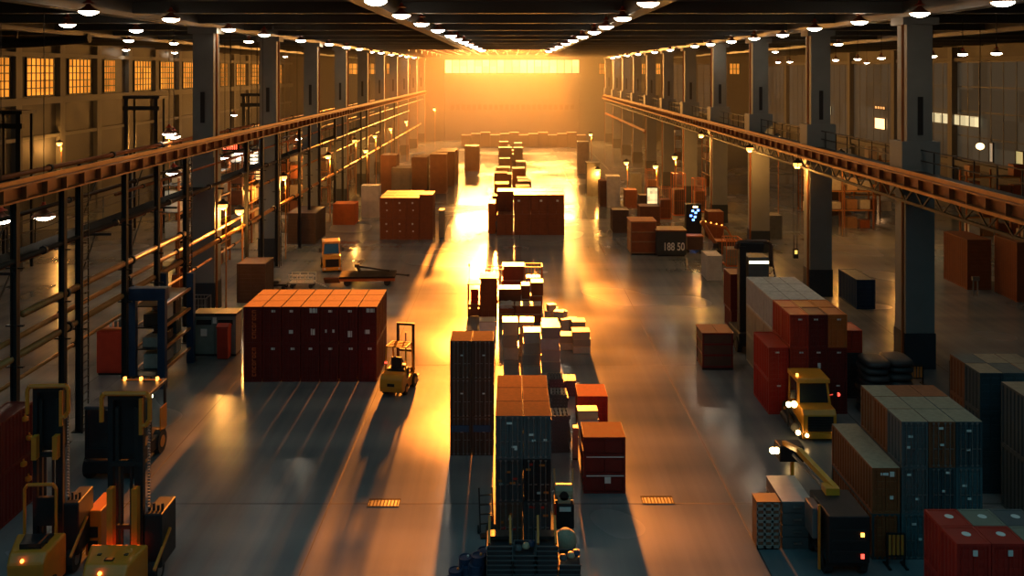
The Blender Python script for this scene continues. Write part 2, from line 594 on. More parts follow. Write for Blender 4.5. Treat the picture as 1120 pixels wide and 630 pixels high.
LX, RX = -18.0, 19.2
LCOL = [53.8 + 14.2 * k for k in range(10)]
RCOL = [43.6 + 13.8 * k for k in range(11)]
for y in LCOL:
    column(LX, y, 1)
for y in RCOL:
    column(RX, y, -1)

# ------------------------------------------------------------------ crane girders, pipes and posts
def girder(name, x, z, y0, y1, label, truss):
    e = empty(name, (x, 0, z), 0, label, 'crane girder')
    m = MB().b(-0.28, 0.28, y0, y1, -0.06, 0).b(-0.06, 0.06, y0, y1, -0.5, -0.06).b(-0.28, 0.28, y0, y1, -0.56, -0.5)
    n = int((y1 - y0) / 1.4)
    for i in range(n + 1):
        y = y0 + (y1 - y0) * i / n
        m.b(-0.26, 0.26, y - 0.03, y + 0.03, -0.505, -0.055)
    m.build('girder_beam', GIRDER, e)
    MB().b(-0.05, 0.05, y0, y1, 0.001, 0.16).build('rail', PIPE, e)
    if truss:
        s = 1
        wk = MB().b(0.3, 1.35, y0, y1, -0.10, -0.04)
        wk.b(1.25, 1.35, y0, y1, -0.25, -0.10)
        wk.build('walkway', STEEL_DARK, e)
        hr = MB()
        for zz in (0.45, 0.95):
            hr.b(1.28, 1.33, y0, y1, zz - 0.025, zz + 0.025)
        for i in range(int((y1 - y0) / 1.8) + 1):
            y = y0 + i * 1.8
            hr.b(1.28, 1.33, y - 0.025, y + 0.025, -0.04, 0.95)
        hr.build('handrail', STEEL_DARK, e)
        tr = MB().b(-0.06, 0.06, y0, y1, -1.32, -1.2)
        for i in range(int((y1 - y0) / 1.8)):
            y = y0 + i * 1.8
            tr.bar((0, y, -1.25), (0, y + 0.9, -0.56), 0.06)
            tr.bar((0, y + 0.9, -0.56), (0, y + 1.8, -1.25), 0.06)
        tr.build('truss', STEEL_DARK, e)
        MB().b(-0.40, -0.30, y0, y1, -0.62, -0.5).build('cable_tray', PIPE, e)
    return e
girder('crane_girder', -16.85, 10.15, 20, 178, 'long rust-coloured crane girder on the pipe side, above all the pipes', False)
girder('crane_girder', 17.9, 9.35, 20, 178, 'long crane girder with walkway, handrail and truss on the container side', True)
e = empty('service_rail', (18.2, 0, 0), 0, 'short dark service rail under the walkway girder near the gable', 'rail')
MB().b(-0.1, 0.1, 125, 178, 5.7, 6.0).build('rail', GIRDER, e)
for k in range(4):
    MB().b(-0.06, 0.3, 126.4 + k * 13.8 - 0.06, 126.4 + k * 13.8 + 0.06, 5.45, 5.7).build('bracket', GIRDER, e)

def pipe(z, r, y0, y1, label, mat, x=-17.0, flange=6.0):
    e = empty('pipe', (x, 0, z), 0, label, 'pipe', 'pipes along the post row')
    MB().cyl((0, y0, 0), (0, y1, 0), r, 8).build('pipe_run', mat, e, smooth=True)
    fm = MB().cyl((0, -0.06, 0), (0, 0.06, 0), r * 1.6, 8).mesh('flange', STEEL_DARK)
    y = y0 + flange / 2
    while y < y1:
        link('flange', fm, e).location = (0, y, 0)
        y += flange
    return e
pipe(7.55, 0.10, 18, 150, 'thin dark pipe high on the posts, first below the crane girder', pm('dark pipe', (0.06, 0.035, 0.02), 0.4, 0.4), -16.9)
pipe(5.62, 0.13, 31.6, 47.5, 'short ochre pipe at mid height of the post row, near the red cabinet', PIPE, -16.9)
pipe(4.72, 0.10, 26, 62, 'ochre pipe second from the lowest on the post row', PIPE, -17.25)
pipe(4.22, 0.13, 26, 170, 'longest ochre pipe, lowest on the post row, running to the far gable', PIPE, -17.0)
pipe(6.15, 0.08, 62, 120, 'thin ochre pipe level with the sodium lamps beyond the first column', PIPE, -17.3)
pipe(8.6, 0.07, 40, 178, 'thin rusty conduit close under the crane girder', GIRDER, -17.35)

for (z_, x_, r_, y0_, y1_, lab_, m_) in (
        (8.3, -19.6, 0.09, 30, 150, 'dark pipe behind the posts, level with the low white lamps', 'd'),
        (6.4, -20.6, 0.08, 30, 130, 'thin dark pipe behind the posts at mid height', 'd'),
        (9.3, -22.5, 0.12, 34, 160, 'rusty pipe farthest behind the posts, near girder height', 'r'),
        (6.95, -18.3, 0.08, 28, 120, 'rusty conduit between the posts and the racks', 'r'),
        (3.1, -17.5, 0.07, 26, 60, 'low ochre pipe just above the red cabinet', 'o')):
    pipe(z_, r_, y0_, y1_, lab_, {'d': pm('dark pipe', (0.06, 0.035, 0.02), 0.4, 0.4), 'r': GIRDER, 'o': PIPE}[m_], x_, 7.0)
e = empty('access_platform', (-18.3, 0, 7.25), 0, 'dark grated access platform with handrail behind the posts', 'platform')
MB().b(-0.5, 0.5, 30, 118, -0.06, 0).build('platform_deck', pm('grating matt', (0.014, 0.013, 0.012), 0.95, 0, 0.3, 3, 0, 0.05), e)
hr = MB().b(-0.49, -0.45, 30, 118, 0.98, 1.02).b(-0.49, -0.45, 30, 118, 0.5, 0.53)
for i in range(45):
    hr.b(-0.49, -0.45, 30 + 2 * i - 0.02, 30 + 2 * i + 0.02, 0, 1.0)
hr.build('handrail', STEEL_DARK, e)
for i in range(12):
    MB().b(-0.5, 1.45, 31 + 7.5 * i - 0.05, 31 + 7.5 * i + 0.05, -0.16, -0.06).build('bracket', STEEL_DARK, e)
for i in range(9):
    e = empty('rack_post', (-22.5 - 0.4 * (i % 2), 33 + i * 7.3, 0), 0, 'dark slender post behind the pipe-side posts, ' + ORD[i] + ' from the camera end', 'post', 'slender posts behind the pipes')
    MB().b(-0.09, 0.09, -0.09, 0.09, 0.02, 9.18).build('post_shaft', STEEL_DARK, e)
    MB().b(-0.2, 0.2, -0.2, 0.2, 0, 0.02).build('base_plate', STEEL_DARK, e)
    for z in (3.2, 6.0):
        MB().bar((0, 0, z), (0.0, 2.4, z + 2.6), 0.06).build('brace', STEEL_DARK, e)

def post(x, y, label, ladder=False, h=9.58, s=0.11):
    e = empty('steel_post', (x, y, 0), 0, label, 'post', 'dark posts under the crane girder')
    m = MB().b(-s, -s + 0.03, -s, s, 0.03, h).b(s - 0.03, s, -s, s, 0.03, h).b(-s, s, -0.015, 0.015, 0.03, h)
    m.build('post_shaft', STEEL_DARK, e)
    MB().b(-0.22, 0.22, -0.22, 0.22, 0, 0.03).build('base_plate', STEEL_DARK, e)
    for z in (4.0, 5.4, 7.35):
        MB().b(-0.3, 0.3, -0.05, 0.05, z - 0.05, z).build('bracket', STEEL_DARK, e)
    if ladder:
        l = MB().b(0.22, 0.26, -0.27, -0.23, 0.0, h).b(0.22, 0.26, 0.23, 0.27, 0.0, h)
        z = 0.3
        while z < h:
            l.b(0.225, 0.255, -0.25, 0.25, z - 0.015, z + 0.015)
            z += 0.3
        l.build('ladder', STEEL_DARK, e)
ys_post = [31.0, 34.3, 35.6, 39.8, 43.4, 47.2, 58.0, 61.6, 65.5, 72.5, 76.0, 80, 87, 91, 102, 106, 117, 131]
for i, y in enumerate(ys_post):
    post(-16.85 + 0.0, y, ('dark steel post with ladder, ' if i in (2, 5, 8) else 'dark steel post under the crane girder, ') + ORD[i] + ' counted from the camera end', i in (2, 5, 8))

# left-bay portal frames (mezzanine supports)
def portal(x, y, wd, h, label):
    e = empty('portal_frame', (x, y, 0), 0, label, 'steel frame', 'portal frames before the lit windows')
    for sx in (-1, 1):
        MB().b(sx * wd / 2 - 0.16, sx * wd / 2 + 0.16, -0.16, 0.16, 0, h).build('leg', STEEL_DARK, e)
        MB().b(sx * wd / 2 - 0.09, sx * wd / 2 + 0.09, 1.6, 1.78, 0, h).build('leg', STEEL_DARK, e)
    MB().b(-wd / 2 - 0.3, wd / 2 + 0.3, -0.2, 0.2, h - 1.0, h - 0.65).build('crossbeam', STEEL_DARK, e)
    MB().b(-wd / 2 - 0.3, wd / 2 + 0.3, -0.2, 1.8, h, h + 0.25).build('top_platform', STEEL_DARK, e)
    MB().b(-wd / 2, wd / 2, -0.12, 0.12, 6.2, 6.5).build('crossbeam', STEEL_DARK, e)
portal(-32.4, 80, 2.6, 11.6, 'dark portal frame below the bright side windows, second from the camera end')
portal(-35.5, 64, 2.0, 11.0, 'dark portal frame in the pipe-side bay nearest the picture edge')
portal(-24.6, 88, 2.4, 11.6, 'dark portal frame beside the first column, third from the camera end')

# ------------------------------------------------------------------ containers
MESH = {}
def zig(m, axis, a0, a1, n, dpt, z0, z1, at_, sgn):
    """A trapezoid-corrugated sheet: along y at x = at_ (axis 'y'), or along x at y = at_ (axis 'x')."""
    pts = []
    st = (a1 - a0) / n
    for i in range(n):
        s = a0 + i * st
        pts += [(s, 0), (s + st * 0.3, 0), (s + st * 0.5, 1), (s + st * 0.8, 1)]
    pts.append((a1, 0))
    v, f = [], []
    for s, k in pts:
        o = at_ - sgn * dpt * k
        for z in (z0, z1):
            v.append((o, s, z) if axis == 'y' else (s, o, z))
    for i in range(len(pts) - 1):
        f.append((2 * i, 2 * i + 2, 2 * i + 3, 2 * i + 1))
    m.add(v, f)

def container_meshes(w, d, h):
    k = (round(w, 3), round(d, 3), round(h, 3))
    if k in MESH:
        return MESH[k]
    t = min(0.07, w * 0.08)
    body = MB()
    nd = max(4, int(d / 0.22))
    nw = max(4, int(w / 0.22))
    for s in (-1, 1):
        zig(body, 'y', -d / 2 + t, d / 2 - t, nd, 0.03, t, h - t, s * (w / 2 - 0.012), s)
    zig(body, 'x', -w / 2 + t, w / 2 - t, nw, 0.03, t, h - t, d / 2 - 0.012, 1)
    body.b(-w / 2 + 0.01, w / 2 - 0.01, -d / 2 + 0.04, d / 2 - 0.04, 0.02, 0.05)
    body.b(-w / 2 + 0.01, w / 2 - 0.01, -d / 2 + 0.02, d / 2 - 0.02, h - 0.05, h - 0.015)
    fr = MB()
    for sx in (-1, 1):
        for sy in (-1, 1):
            x0, x1 = sorted((sx * w / 2, sx * (w / 2 - t)))
            y0, y1 = sorted((sy * d / 2, sy * (d / 2 - t)))
            fr.b(x0, x1, y0, y1, 0, h)
        fr.b(x0, x1, -d / 2 + t, d / 2 - t, 0, t).b(x0, x1, -d / 2 + t, d / 2 - t, h - t, h)
    for sy in (-1, 1):
        y0, y1 = sorted((sy * d / 2, sy * (d / 2 - t)))
        fr.b(-w / 2 + t, w / 2 - t, y0, y1, 0, t).b(-w / 2 + t, w / 2 - t, y0, y1, h - t, h)
    doors = []
    for s in (-1, 1):
        dm = MB()
        x0, x1 = sorted((s * 0.008, s * (w / 2 - t - 0.005)))
        dm.b(x0, x1, -d / 2 + 0.035, -d / 2 + 0.06, t + 0.005, h - t - 0.005)
        z = t + 0.06
        nr = max(4, int(h / 0.26))
        for i in range(nr):
            zz = t + 0.04 + (h - 2 * t - 0.08) * (i + 0.5) / nr
            dm.b(x0 + 0.03, x1 - 0.03, -d / 2 + 0.018, -d / 2 + 0.036, zz - 0.055, zz + 0.045)
        doors.append(dm.mesh('door'))
    bars = []
    for s in (-1, 1):
        for q in (0.30, 0.74):
            x = s * (w / 2 - t) * q
            bars.append(MB().cyl((x, -d / 2 + 0.008, 0.03), (x, -d / 2 + 0.008, h - 0.03), 0.013, 6)
                        .b(x - 0.03, x + 0.03, -d / 2 - 0.004, -d / 2 + 0.012, 0.03, 0.08)
                        .b(x - 0.03, x + 0.03, -d / 2 - 0.004, -d / 2 + 0.012, h - 0.08, h - 0.03)
                        .b(x, x + 0.10, -d / 2 - 0.010, -d / 2 + 0.004, h * 0.40, h * 0.40 + 0.02).mesh('lock_bar'))
    MESH[k] = (body.mesh('container_body'), fr.mesh('container_frame'), doors, bars)
    return MESH[k]

def container(x, y, z, w, d, h, col, label, group, lod=2, marks=(), rz=0, name='container', frame_col=None, cat='container', roof_col=None, bars_dark=False):
    """x, y: centre of the footprint; the doors face the camera."""
    e = empty(name, (x, y, z), rz, label, cat, group)
    bm_, fm, dms, lbs = container_meshes(w, d, h)
    m = paintmat(col)
    mf = paintmat(frame_col or col)
    paint(link('body', bm_, e), m)
    paint(link('frame', fm, e), mf)
    if roof_col:
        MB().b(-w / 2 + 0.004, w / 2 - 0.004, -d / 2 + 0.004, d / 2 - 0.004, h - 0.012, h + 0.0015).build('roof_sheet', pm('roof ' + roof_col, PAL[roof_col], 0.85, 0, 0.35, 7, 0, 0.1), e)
    if lod >= 1:
        for i, dm in enumerate(dms):
            do = paint(link('door', dm, e), m)
            if lod >= 2:
                for lb in lbs[2 * i:2 * i + 2]:
                    paint(link('lock_bar', lb, do), STEEL if bars_dark else m)
    for mk_ in marks:
        u, v, sw, sh = mk_[:4]
        MB().b(u * w / 2 - sw / 2, u * w / 2 + sw / 2, -d / 2 + 0.002, -d / 2 + 0.017, v * h - sh / 2, v * h + sh / 2).build('placard', mk_[4] if len(mk_) > 4 else PLATE, e)
    return e

def roof_mark(e, w, d, h, r=0.11, ux=0.0, uy=0.0):
    MB().lathe([(r, 0), (r, 0.004)], 12, (ux, uy, h - 0.006)).build('roof_mark', PLATE, e)

def stack(desc, ref, x0, y0, w, d, h, nc, nr, nt, colour, group, front_lod=2, gap=0.02, row_gap=0.03, z0=0.0, skip=None, mark=None, roof=None, frame_col=None, roofc=None, bars_dark=False):
    """nc columns by nr rows by nt tiers; x0, y0 is the corner of the front row; ref names what column one stands by."""
    for t in range(nt):
        for r in range(nr):
            for c in range(nc):
                if skip and skip(c, r, t):
                    continue
                tier = '' if nt == 1 else (('bottom tier', 'top tier') if nt == 2 else ('bottom tier', 'middle tier', 'top tier'))[t]
                bits = [colour(c, r, t) + ' container']
                if tier:
                    bits.append(tier)
                if nc > 1:
                    bits.append(ORD[c] + ' from ' + ref)
                if nr > 1:
                    bits.append(('front row' if r == 0 else ORD[r] + ' row'))
                lab = ', '.join(bits) + ', ' + desc
                mk = mark(c, r, t) if (mark and r == 0) else ()
                e = container(x0 + (w + gap) * (c + 0.5), y0 + (d + row_gap) * (r + 0.5), z0 + t * (h + 0.003), w, d, h, colour(c, r, t), lab, group,
                              front_lod if r == 0 else (1 if t == nt - 1 else 0), mk, frame_col=frame_col,
                              roof_col=roofc(c, r) if (roofc and t == nt - 1) else None, bars_dark=bars_dark)
                if roof and t == nt - 1:
                    rf = roof(c, r)
                    if rf:
                        roof_mark(e, w, d, h, *rf)

rnd = random.Random(3)
# the big maroon stack in front of the pipe side: seven columns, three rows, two tiers
mk_red = {(c, t): [(0.05 + 0.2 * rnd.random(), 0.88, 0.17, 0.10)] for c in range(7) for t in range(2)}
mk_red[(3, 1)] = [(0.35, 0.90, 0.34, 0.22), (0.30, 0.33, 0.18, 0.28)]
mk_red[(6, 1)] = [(0.30, 0.90, 0.36, 0.17), (-0.05, 0.33, 0.22, 0.18)]
mk_red[(5, 1)].append((0.15, 0.27, 0.19, 0.28))
mk_red[(2, 1)].append((0.0, 0.33, 0.22, 0.16))
mk_red[(4, 1)] += [(-0.35, 0.35, 0.10, 0.14), (0.45, 0.35, 0.10, 0.14)]
mk_red[(0, 0)] = mk_red[(0, 1)] = []
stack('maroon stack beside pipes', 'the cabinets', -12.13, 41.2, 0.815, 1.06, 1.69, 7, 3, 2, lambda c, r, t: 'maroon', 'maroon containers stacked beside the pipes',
      mark=lambda c, r, t: mk_red[(c, t)], gap=0.05, row_gap=0.045, roofc=lambda c, r: 'lit rust dust')  # roof tone carries the orange sunlight on these tops
# weathered orange characters running down the end column
gl = pm('orange lettering', (0.62, 0.12, 0.03), 0.5, 0, 0.2, 6)
for o in [o for o in COL.objects if o.name.startswith('container') and o.get('label', '').startswith('maroon container') and 'first from the cabinets, front row' in o['label']]:
    m = MB()
    for i in range(8):
        z = 0.26 + i * 0.165
        m.b(-0.02, 0.16, -0.560, -0.530, z, z + 0.03).b(-0.02, 0.02, -0.560, -0.530, z + 0.03, z + 0.115)
        if i % 3 != 1:
            m.b(0.12, 0.16, -0.560, -0.530, z + 0.03, z + 0.115)
        if i % 2:
            m.b(-0.02, 0.16, -0.560, -0.530, z + 0.09, z + 0.12)
    m.build('lettering', gl, o)

# container-side stack behind the yellow tractor
def bcol(c, r, t):
    if r >= 2:
        return 'pale grey' if t == 2 else 'tan'
    return 'red' if (t == 2 and c == 0) else ('orange' if (t == 2 and (r == 1 or c == 2)) else ('red' if c == 0 else 'maroon'))
def mkB(c, r, t):
    return [(rnd.uniform(-0.3, 0.3), 0.85, 0.16, 0.06)] + ([(0.1, 0.45, 0.14, 0.22)] if (t == 1 and c == 1) else [])
stack('stack behind yellow tractor', 'the aisle', 11.35, 37.35, 0.765, 1.22, 1.35, 3, 2, 3, bcol, 'containers behind the yellow tractor', mark=mkB, skip=lambda c, r, t: False)
stack('pale-roofed stack', 'the aisle', 11.36, 39.95, 0.765, 1.45, 1.34, 3, 3, 3, lambda c, r, t: bcol(c, 2, t), 'pale roofed containers', front_lod=1, roofc=lambda c, r: 'white')
stack('in front of the tall red stack on the aisle side', 'the aisle', 10.46, 37.3, 0.82, 2.3, 1.36, 1, 1, 2, lambda c, r, t: 'bright red', 'red containers by the aisle', mark=mkB)
container(14.55, 39.8, 0, 0.9, 1.3, 1.95, 'dark grey', 'dark tall container between the tall stack and the striped column', None, 1)
container(14.55, 39.8, 1.953, 0.9, 1.3, 0.95, 'red', 'low red-roofed container on the dark one beside the tall stack', None, 1)

# teal group by the bottom corner
tl = random.Random(11)
TE = [['dark teal', 'maroon', 'dark teal'], ['olive grey', 'slate grey', 'dark teal'], ['rust brown', 'rust brown', 'rust brown']]
def tcol(c, r, t):
    if t == 2:
        return {0: ['slate grey', 'brown', 'dark teal'], 1: ['rust brown', 'olive grey', 'slate grey'], 2: ['brown', 'orange', 'rust brown']}[r][c]
    return ['teal', 'slate grey', 'dark teal'][(c + t) % 3]
def mkC(c, r, t):
    return [(tl.uniform(-0.5, 0.5), tl.uniform(0.6, 0.9), 0.13, 0.06), (tl.uniform(-0.5, 0.5), tl.uniform(0.3, 0.6), 0.10, 0.06)]
stack('teal corner stack', 'the aisle', 11.16, 26.2, 0.76, 1.0, 1.315, 3, 3, 3, tcol, 'teal corner stack', mark=mkC, bars_dark=True, roofc=lambda c, r: ('lit rust dust' if (r == 2 and c > 0) else 'lit tan dust'),  # roof tones mix dust with light from above
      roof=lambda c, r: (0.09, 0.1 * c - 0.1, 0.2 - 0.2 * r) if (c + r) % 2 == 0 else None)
container(10.72, 27.85, 1.318, 0.80, 3.3, 1.315, 'rust brown', 'long rust brown container on the upper tier beside the teal stack', None, 2, roof_col='lit tan dust', marks=[(0.45, 0.86, 0.16, 0.14), (-0.1, 0.86, 0.22, 0.07), (0.4, 0.35, 0.1, 0.1)])
container(10.72, 27.85, 0, 0.80, 3.3, 1.315, 'rust brown', 'long rust brown container on the floor beneath the other long one', None, 2, frame_col='dark teal')
# bright red group in the corner
RG = {(0, 0): 'bright red', (1, 0): 'bright red', (2, 0): 'olive grey', (0, 1): 'bright red', (1, 1): 'olive grey', (2, 1): 'slate grey'}
stack('bottom corner stack', 'the aisle', 10.70, 22.0, 0.83, 0.86, 1.31, 3, 2, 2, lambda c, r, t: RG[(c, r)], 'bright red corner stack',
      mark=lambda c, r, t: [(0.1, 0.82, 0.12, 0.14)] if t == 1 else (), roof=lambda c, r: (0.11, 0.05, 0.05))
# dark tall row behind
DK = {(0, 0): 'dark teal', (1, 0): 'slate grey', (2, 0): 'orange', (0, 1): 'brown', (1, 1): 'slate grey', (2, 1): 'brown'}
stack('tall dark stack', 'the aisle', 15.50, 30.3, 0.77, 1.02, 1.33, 3, 2, 3, lambda c, r, t: DK[(c, r)], 'tall dark stack', front_lod=1, roofc=lambda c, r: ('lit tan dust', 'grey dust', 'lit tan dust')[(c + r) % 3],
      roof=lambda c, r: (0.09, 0, 0.2) if r == 1 else None)
stack('big dark teal pair at the picture edge', 'the aisle', 15.78, 25.9, 1.5, 3.6, 1.99, 1, 1, 2, lambda c, r, t: 'dark teal', 'dark teal edge pair', front_lod=1, roofc=lambda c, r: 'lit tan dust')  # tan roof stands for light on the top

# centre stacks
def ccol(c, r, t):
    if t == 2:
        return 'slate grey' if r == 0 else 'dark brown'
    return ['dark brown', 'dark grey', 'black'][(c + t) % 3]
cr = random.Random(5)
def mkD(c, r, t):
    n = 3
    return [(cr.uniform(-0.7, 0.7), cr.uniform(0.2, 0.9), cr.choice((0.10, 0.16)), 0.06, PLATE if t == 2 else paintmat(cr.choice(('bright red', 'orange', 'pale grey')))) for _ in range(n + 2 * (t < 2))]
stack('orange-roofed centre stack', 'the aisle', -0.50, 27.0, 0.81, 1.19, 1.27, 2, 3, 3, ccol, 'orange roofed centre stack', mark=mkD, bars_dark=True, roofc=lambda c, r: 'orange')  # roof orange carries the low sun glow on the tops
stack('dark double stack', 'the lane', -2.27, 33.3, 0.78, 1.28, 1.39, 2, 1, 3, lambda c, r, t: 'dark brown', 'dark double stack', bars_dark=True, roofc=lambda c, r: 'rust brown',  # rust roof carries the same sun glow in its colour
      mark=lambda c, r, t: [(0.1, 0.62, 0.1, 0.05)])
for o in [o for o in COL.objects if o.get('group') == 'dark double stack' and 'bottom tier' in o['label']]:
    MB().b(-0.34, 0.30, -0.652, -0.622, 0.86, 1.10).build('blue_panel', pm('blue panel', (0.02, 0.06, 0.12), 0.5), o)
# maroon low slabs with pale edges, and the red box behind
for t in range(3):
    container(3.07, 30.98, t * 0.623, 1.39, 1.34, 0.62, 'maroon', 'maroon slab container on the bright floor edge, ' + ('bottom', 'middle', 'topmost')[t] + ' of three', 'maroon slab stack', 1,
              [(0.15, 0.72, 0.20, 0.22)] if t == 0 else (), roof_col='maroon' if t == 2 else None)
for o in [o for o in COL.objects if o.get('group') == 'maroon slab stack']:
    if 'topmost' not in o['label']:
        MB().b(-0.60, 0.64, -0.685, -0.655, 0.575, 0.605).build('edge_strip', PLATE, o)
    for i in range(3):
        MB().cyl((-0.715, -0.60, 0.12 + 0.2 * i), (-0.690, -0.60, 0.12 + 0.2 * i), 0.035, 8).build('glint_stud', paintmat('bright red'), o)  # bright red stands for the glint along the edge rivets
container(3.17, 36.6, 0, 1.18, 1.4, 1.24, 'bright red', 'single red box container behind the maroon slab stack', None, 2, roof_col='red')
container(-1.10, 35.6, 0, 0.75, 1.6, 2.9, 'dark brown', 'dark brown tall container behind the dark double stack', None, 1)

# far maroon block on the pipe side and towers behind it
stack('far brown block', 'the pipes', -11.0, 76.0, 1.07, 1.6, 1.74, 3, 3, 2, lambda c, r, t: 'rust brown', 'brown block down the pipe side', front_lod=1,
      mark=lambda c, r, t: [(0.0, 0.75, 0.14, 0.14), (0.1, 0.4, 0.12, 0.1)])
container(-7.14, 77.2, 0, 1.12, 2.4, 3.75, 'rust brown', 'tall plain rust container ending the brown block', None, 1)
container(-5.95, 77.6, 0, 0.45, 1.2, 2.3, 'tan', 'narrow tan box beside the tall rust container', None, 1)
fr_ = random.Random(21)
for i, (px0, px1, pyt, pyb) in enumerate(((450, 467, 172, 212), (470, 488, 169, 212), (476, 497, 166, 204), (481, 500, 164, 198), (428, 449, 184, 214), (416, 433, 170, 212), (508, 524, 160, 187.5))):
    x0, y = P(px0, pyb); x1, _ = P(px1, pyb)
    hh = (pyb - pyt) * y / F
    container((x0 + x1) / 2, y + 1.5 + i * 0.02, 0, x1 - x0, 3.0, hh, ('brown', 'rust brown', 'brown', 'rust brown', 'olive grey', 'brown', 'rust brown')[i],
              ('brown tower container behind the brown block, ' + ORD[i] + ' of six from the aisle side') if i < 6 else 'lone rust container standing in the bright haze near the gable', None, 1)
x0, y = P(395, 238); x1, _ = P(414.5, 238)
for t in range(2):
    container((x0 + x1) / 2, y + 0.7, t * 1.533, x1 - x0, 1.4, 1.53, 'pale grey', 'pale grey cabinet container beside the brown block, ' + ('lower', 'upper')[t] + ' of two', None, 1)
x0, y = P(314, 267); x1, _ = P(345, 267)
container((x0 + x1) / 2, y + 2, 0, x1 - x0, 4.0, 2.5, 'dark brown', 'dark brown container behind the yellow cab truck on the pipe side', None, 1)
x0, y = P(259, 331); x1, _ = P(290, 331)
container((x0 + x1) / 2, y + 1, 0, x1 - x0, 2.0, 2.35, 'dark brown', 'dark brown container close behind the maroon stack', None, 1)
x0, y = P(364, 246); x1, _ = P(388, 246)
container((x0 + x1) / 2, y + 1, 0, x1 - x0, 2.0, 1.9, 'orange', 'orange-framed low container under the first far columns', None, 1)

# far centre block and the receding line behind it
stack('far centre block', 'the pipes', -1.30, 78.2, 1.43, 2.2, 1.72, 4, 2, 2, lambda c, r, t: 'rust brown', 'far centre block', front_lod=1,
      mark=lambda c, r, t: [(fr_.uniform(-0.6, 0.6), 0.7, 0.2, 0.16)] if t else (), skip=lambda c, r, t: t == 1 and c == 0 and r == 0)
container(-1.75, 80.2, 0, 0.62, 2.6, 2.6, 'orange', 'narrow orange container lining the far centre block', None, 1)  # orange colour stands for its lit side
k = 0
yy = 86.0
while yy < 150:
    for cx_, ww in ((-0.75, 1.9), (1.45, 1.7)):
        hh = fr_.uniform(1.5, 3.2)
        off = fr_.uniform(-0.35, 0.35)
        container(cx_ + off + (yy - 86) * -0.012, yy + fr_.uniform(0, 1.2), 0, ww * fr_.uniform(0.7, 1), 2.4, hh, fr_.choice(('rust brown', 'brown', 'tan', 'orange')),
                  ('hazy container in the receding centre line, pipe-side file, ' if cx_ < 0 else 'hazy container in the receding centre line, walkway-side file, ') + ORD[k // 2] + ' from the front', 'receding centre line', 1)
        k += 1
    yy += 5.2 + fr_.uniform(0, 2.5)
# dark row of racks and containers at the foot of the gable
for i in range(13):
    x = -8.5 + i * 1.78
    container(x, 170, 0, 1.74, 2.6, 2.2 + 0.5 * ((i * 7) % 3) / 2, 'brown', 'hazy brown container at the foot of the gable, ' + ORD[i] + ' from the pipe side', 'row at the foot of the gable', 1)

# walkway side, far: boxes beside the columns
for i, (px0, px1, pyt, pyb, cn, nm) in enumerate((
        (632, 644.5, 155, 190, 'tan', 'tan upright container nearest the gable on the walkway side'),
        (642, 657, 178, 215, 'olive grey', 'olive grey upright container next to the tan one'),
        (656, 664, 198, 226, 'brown', 'slim brown container beside the pale speckled cabinet'),
        (664, 678.5, 193, 227, 'pale grey', 'pale cabinet container under the far sodium lamp'),
        (670, 688, 230, 255, 'dark brown', 'dark brown box container in front of the pale cabinet'),
        (700, 722, 226, 246, 'brown', 'brown container behind the timber crate'),
        (773.5, 790, 280, 307, 'pale grey', 'pale grey steel locker container beside the orange loading arm'))):
    x0, y = P(px0, pyb); x1, _ = P(px1, pyb)
    container((x0 + x1) / 2, y + 1.0, 0, x1 - x0, 1.9, (pyb - pyt) * y / F, cn, nm, None, 1)
x0, y = P(937, 338); x1, _ = P(957.5, 338)
container((x0 + x1) / 2, y + 1.5, 0, x1 - x0, 3.0, 1.72, 'navy blue', 'single navy container on the open floor behind the first columns', None, 1)
container(29.95, 60.2, 0, 1.55, 3.2, 3.2, 'rust brown', 'tall rust container alone on the outer floor', None, 1, rz=0)
container(31.3, 56.8, 0, 1.3, 2.6, 3.6, 'rust brown', 'tall rust container between two others at the picture edge', None, 1)
container(32.95, 56.2, 0, 1.5, 2.4, 3.7, 'orange', 'tall orange container cut by the picture edge', None, 1)
x0, y = P(800, 362); x1, _ = P(823, 362)
for t in range(2):
    container((x0 + x1) / 2 - 0.05 * t, y + 0.8, t * (1.053 if t else 0), x1 - x0, 1.6, 1.05 if t == 0 else 2.0, 'maroon', ('low maroon container under the dark one beside the reach crane', 'tall maroon container stacked beside the reach crane')[t], None, 2)
#PART3
# ------------------------------------------------------------------ lamps
SHADE_ME = MB().lathe([(0.05, 0.42), (0.10, 0.40), (0.16, 0.30), (0.30, 0.20), (0.46, 0.10), (0.47, 0.06), (0.44, 0.06), (0.28, 0.17)], 18).mesh('lamp_shade', LAMP_SHADE, smooth=True)
DIFF_ME = MB().lathe([(0.02, -0.12), (0.16, -0.11), (0.32, -0.05), (0.43, 0.03), (0.44, 0.075), (0.30, 0.16), (0.1, 0.19)], 18).mesh('lamp_diffuser', LAMP_EM, smooth=True)
CAP_ME = MB().lathe([(0.26, 0.44), (0.12, 0.52), (0.07, 0.60), (0.07, 0.66)], 12).mesh('lamp_cap', LAMP_CAP)
def pendant(px, py, label, group, yc=2.4, s=0.9):
    """A bowl lamp on a rod, hanging at yc above the eye."""
    y = F * yc / (HOR - py)
    x = (px - CXP) * y / F
    z = H + yc
    e = empty('pendant_lamp', (x, y, z), 0, label, 'lamp', group)
    for n, me in (('lamp_shade', SHADE_ME), ('lamp_diffuser', DIFF_ME), ('lamp_cap', CAP_ME)):
        o = link(n, me, e)
        o.scale = (s, s, s)
    MB().cyl((0, 0, 0.6 * s), (0, 0, ZC - z), 0.02, 6).build('rod', STEEL_DARK, e)
    return e
rowA = [(411, 3), (439, 18), (461, 27), (479, 34), (493, 40), (500, 43.5), (507, 46.5), (513, 49.2), (518, 51.5), (523, 53.6), (527, 55.5)]
rowB = [(709, 5), (681, 21), (663, 30), (650, 36), (637, 41), (627, 45), (619, 48.4), (611.5, 51.5), (606, 54), (600, 56.4)]
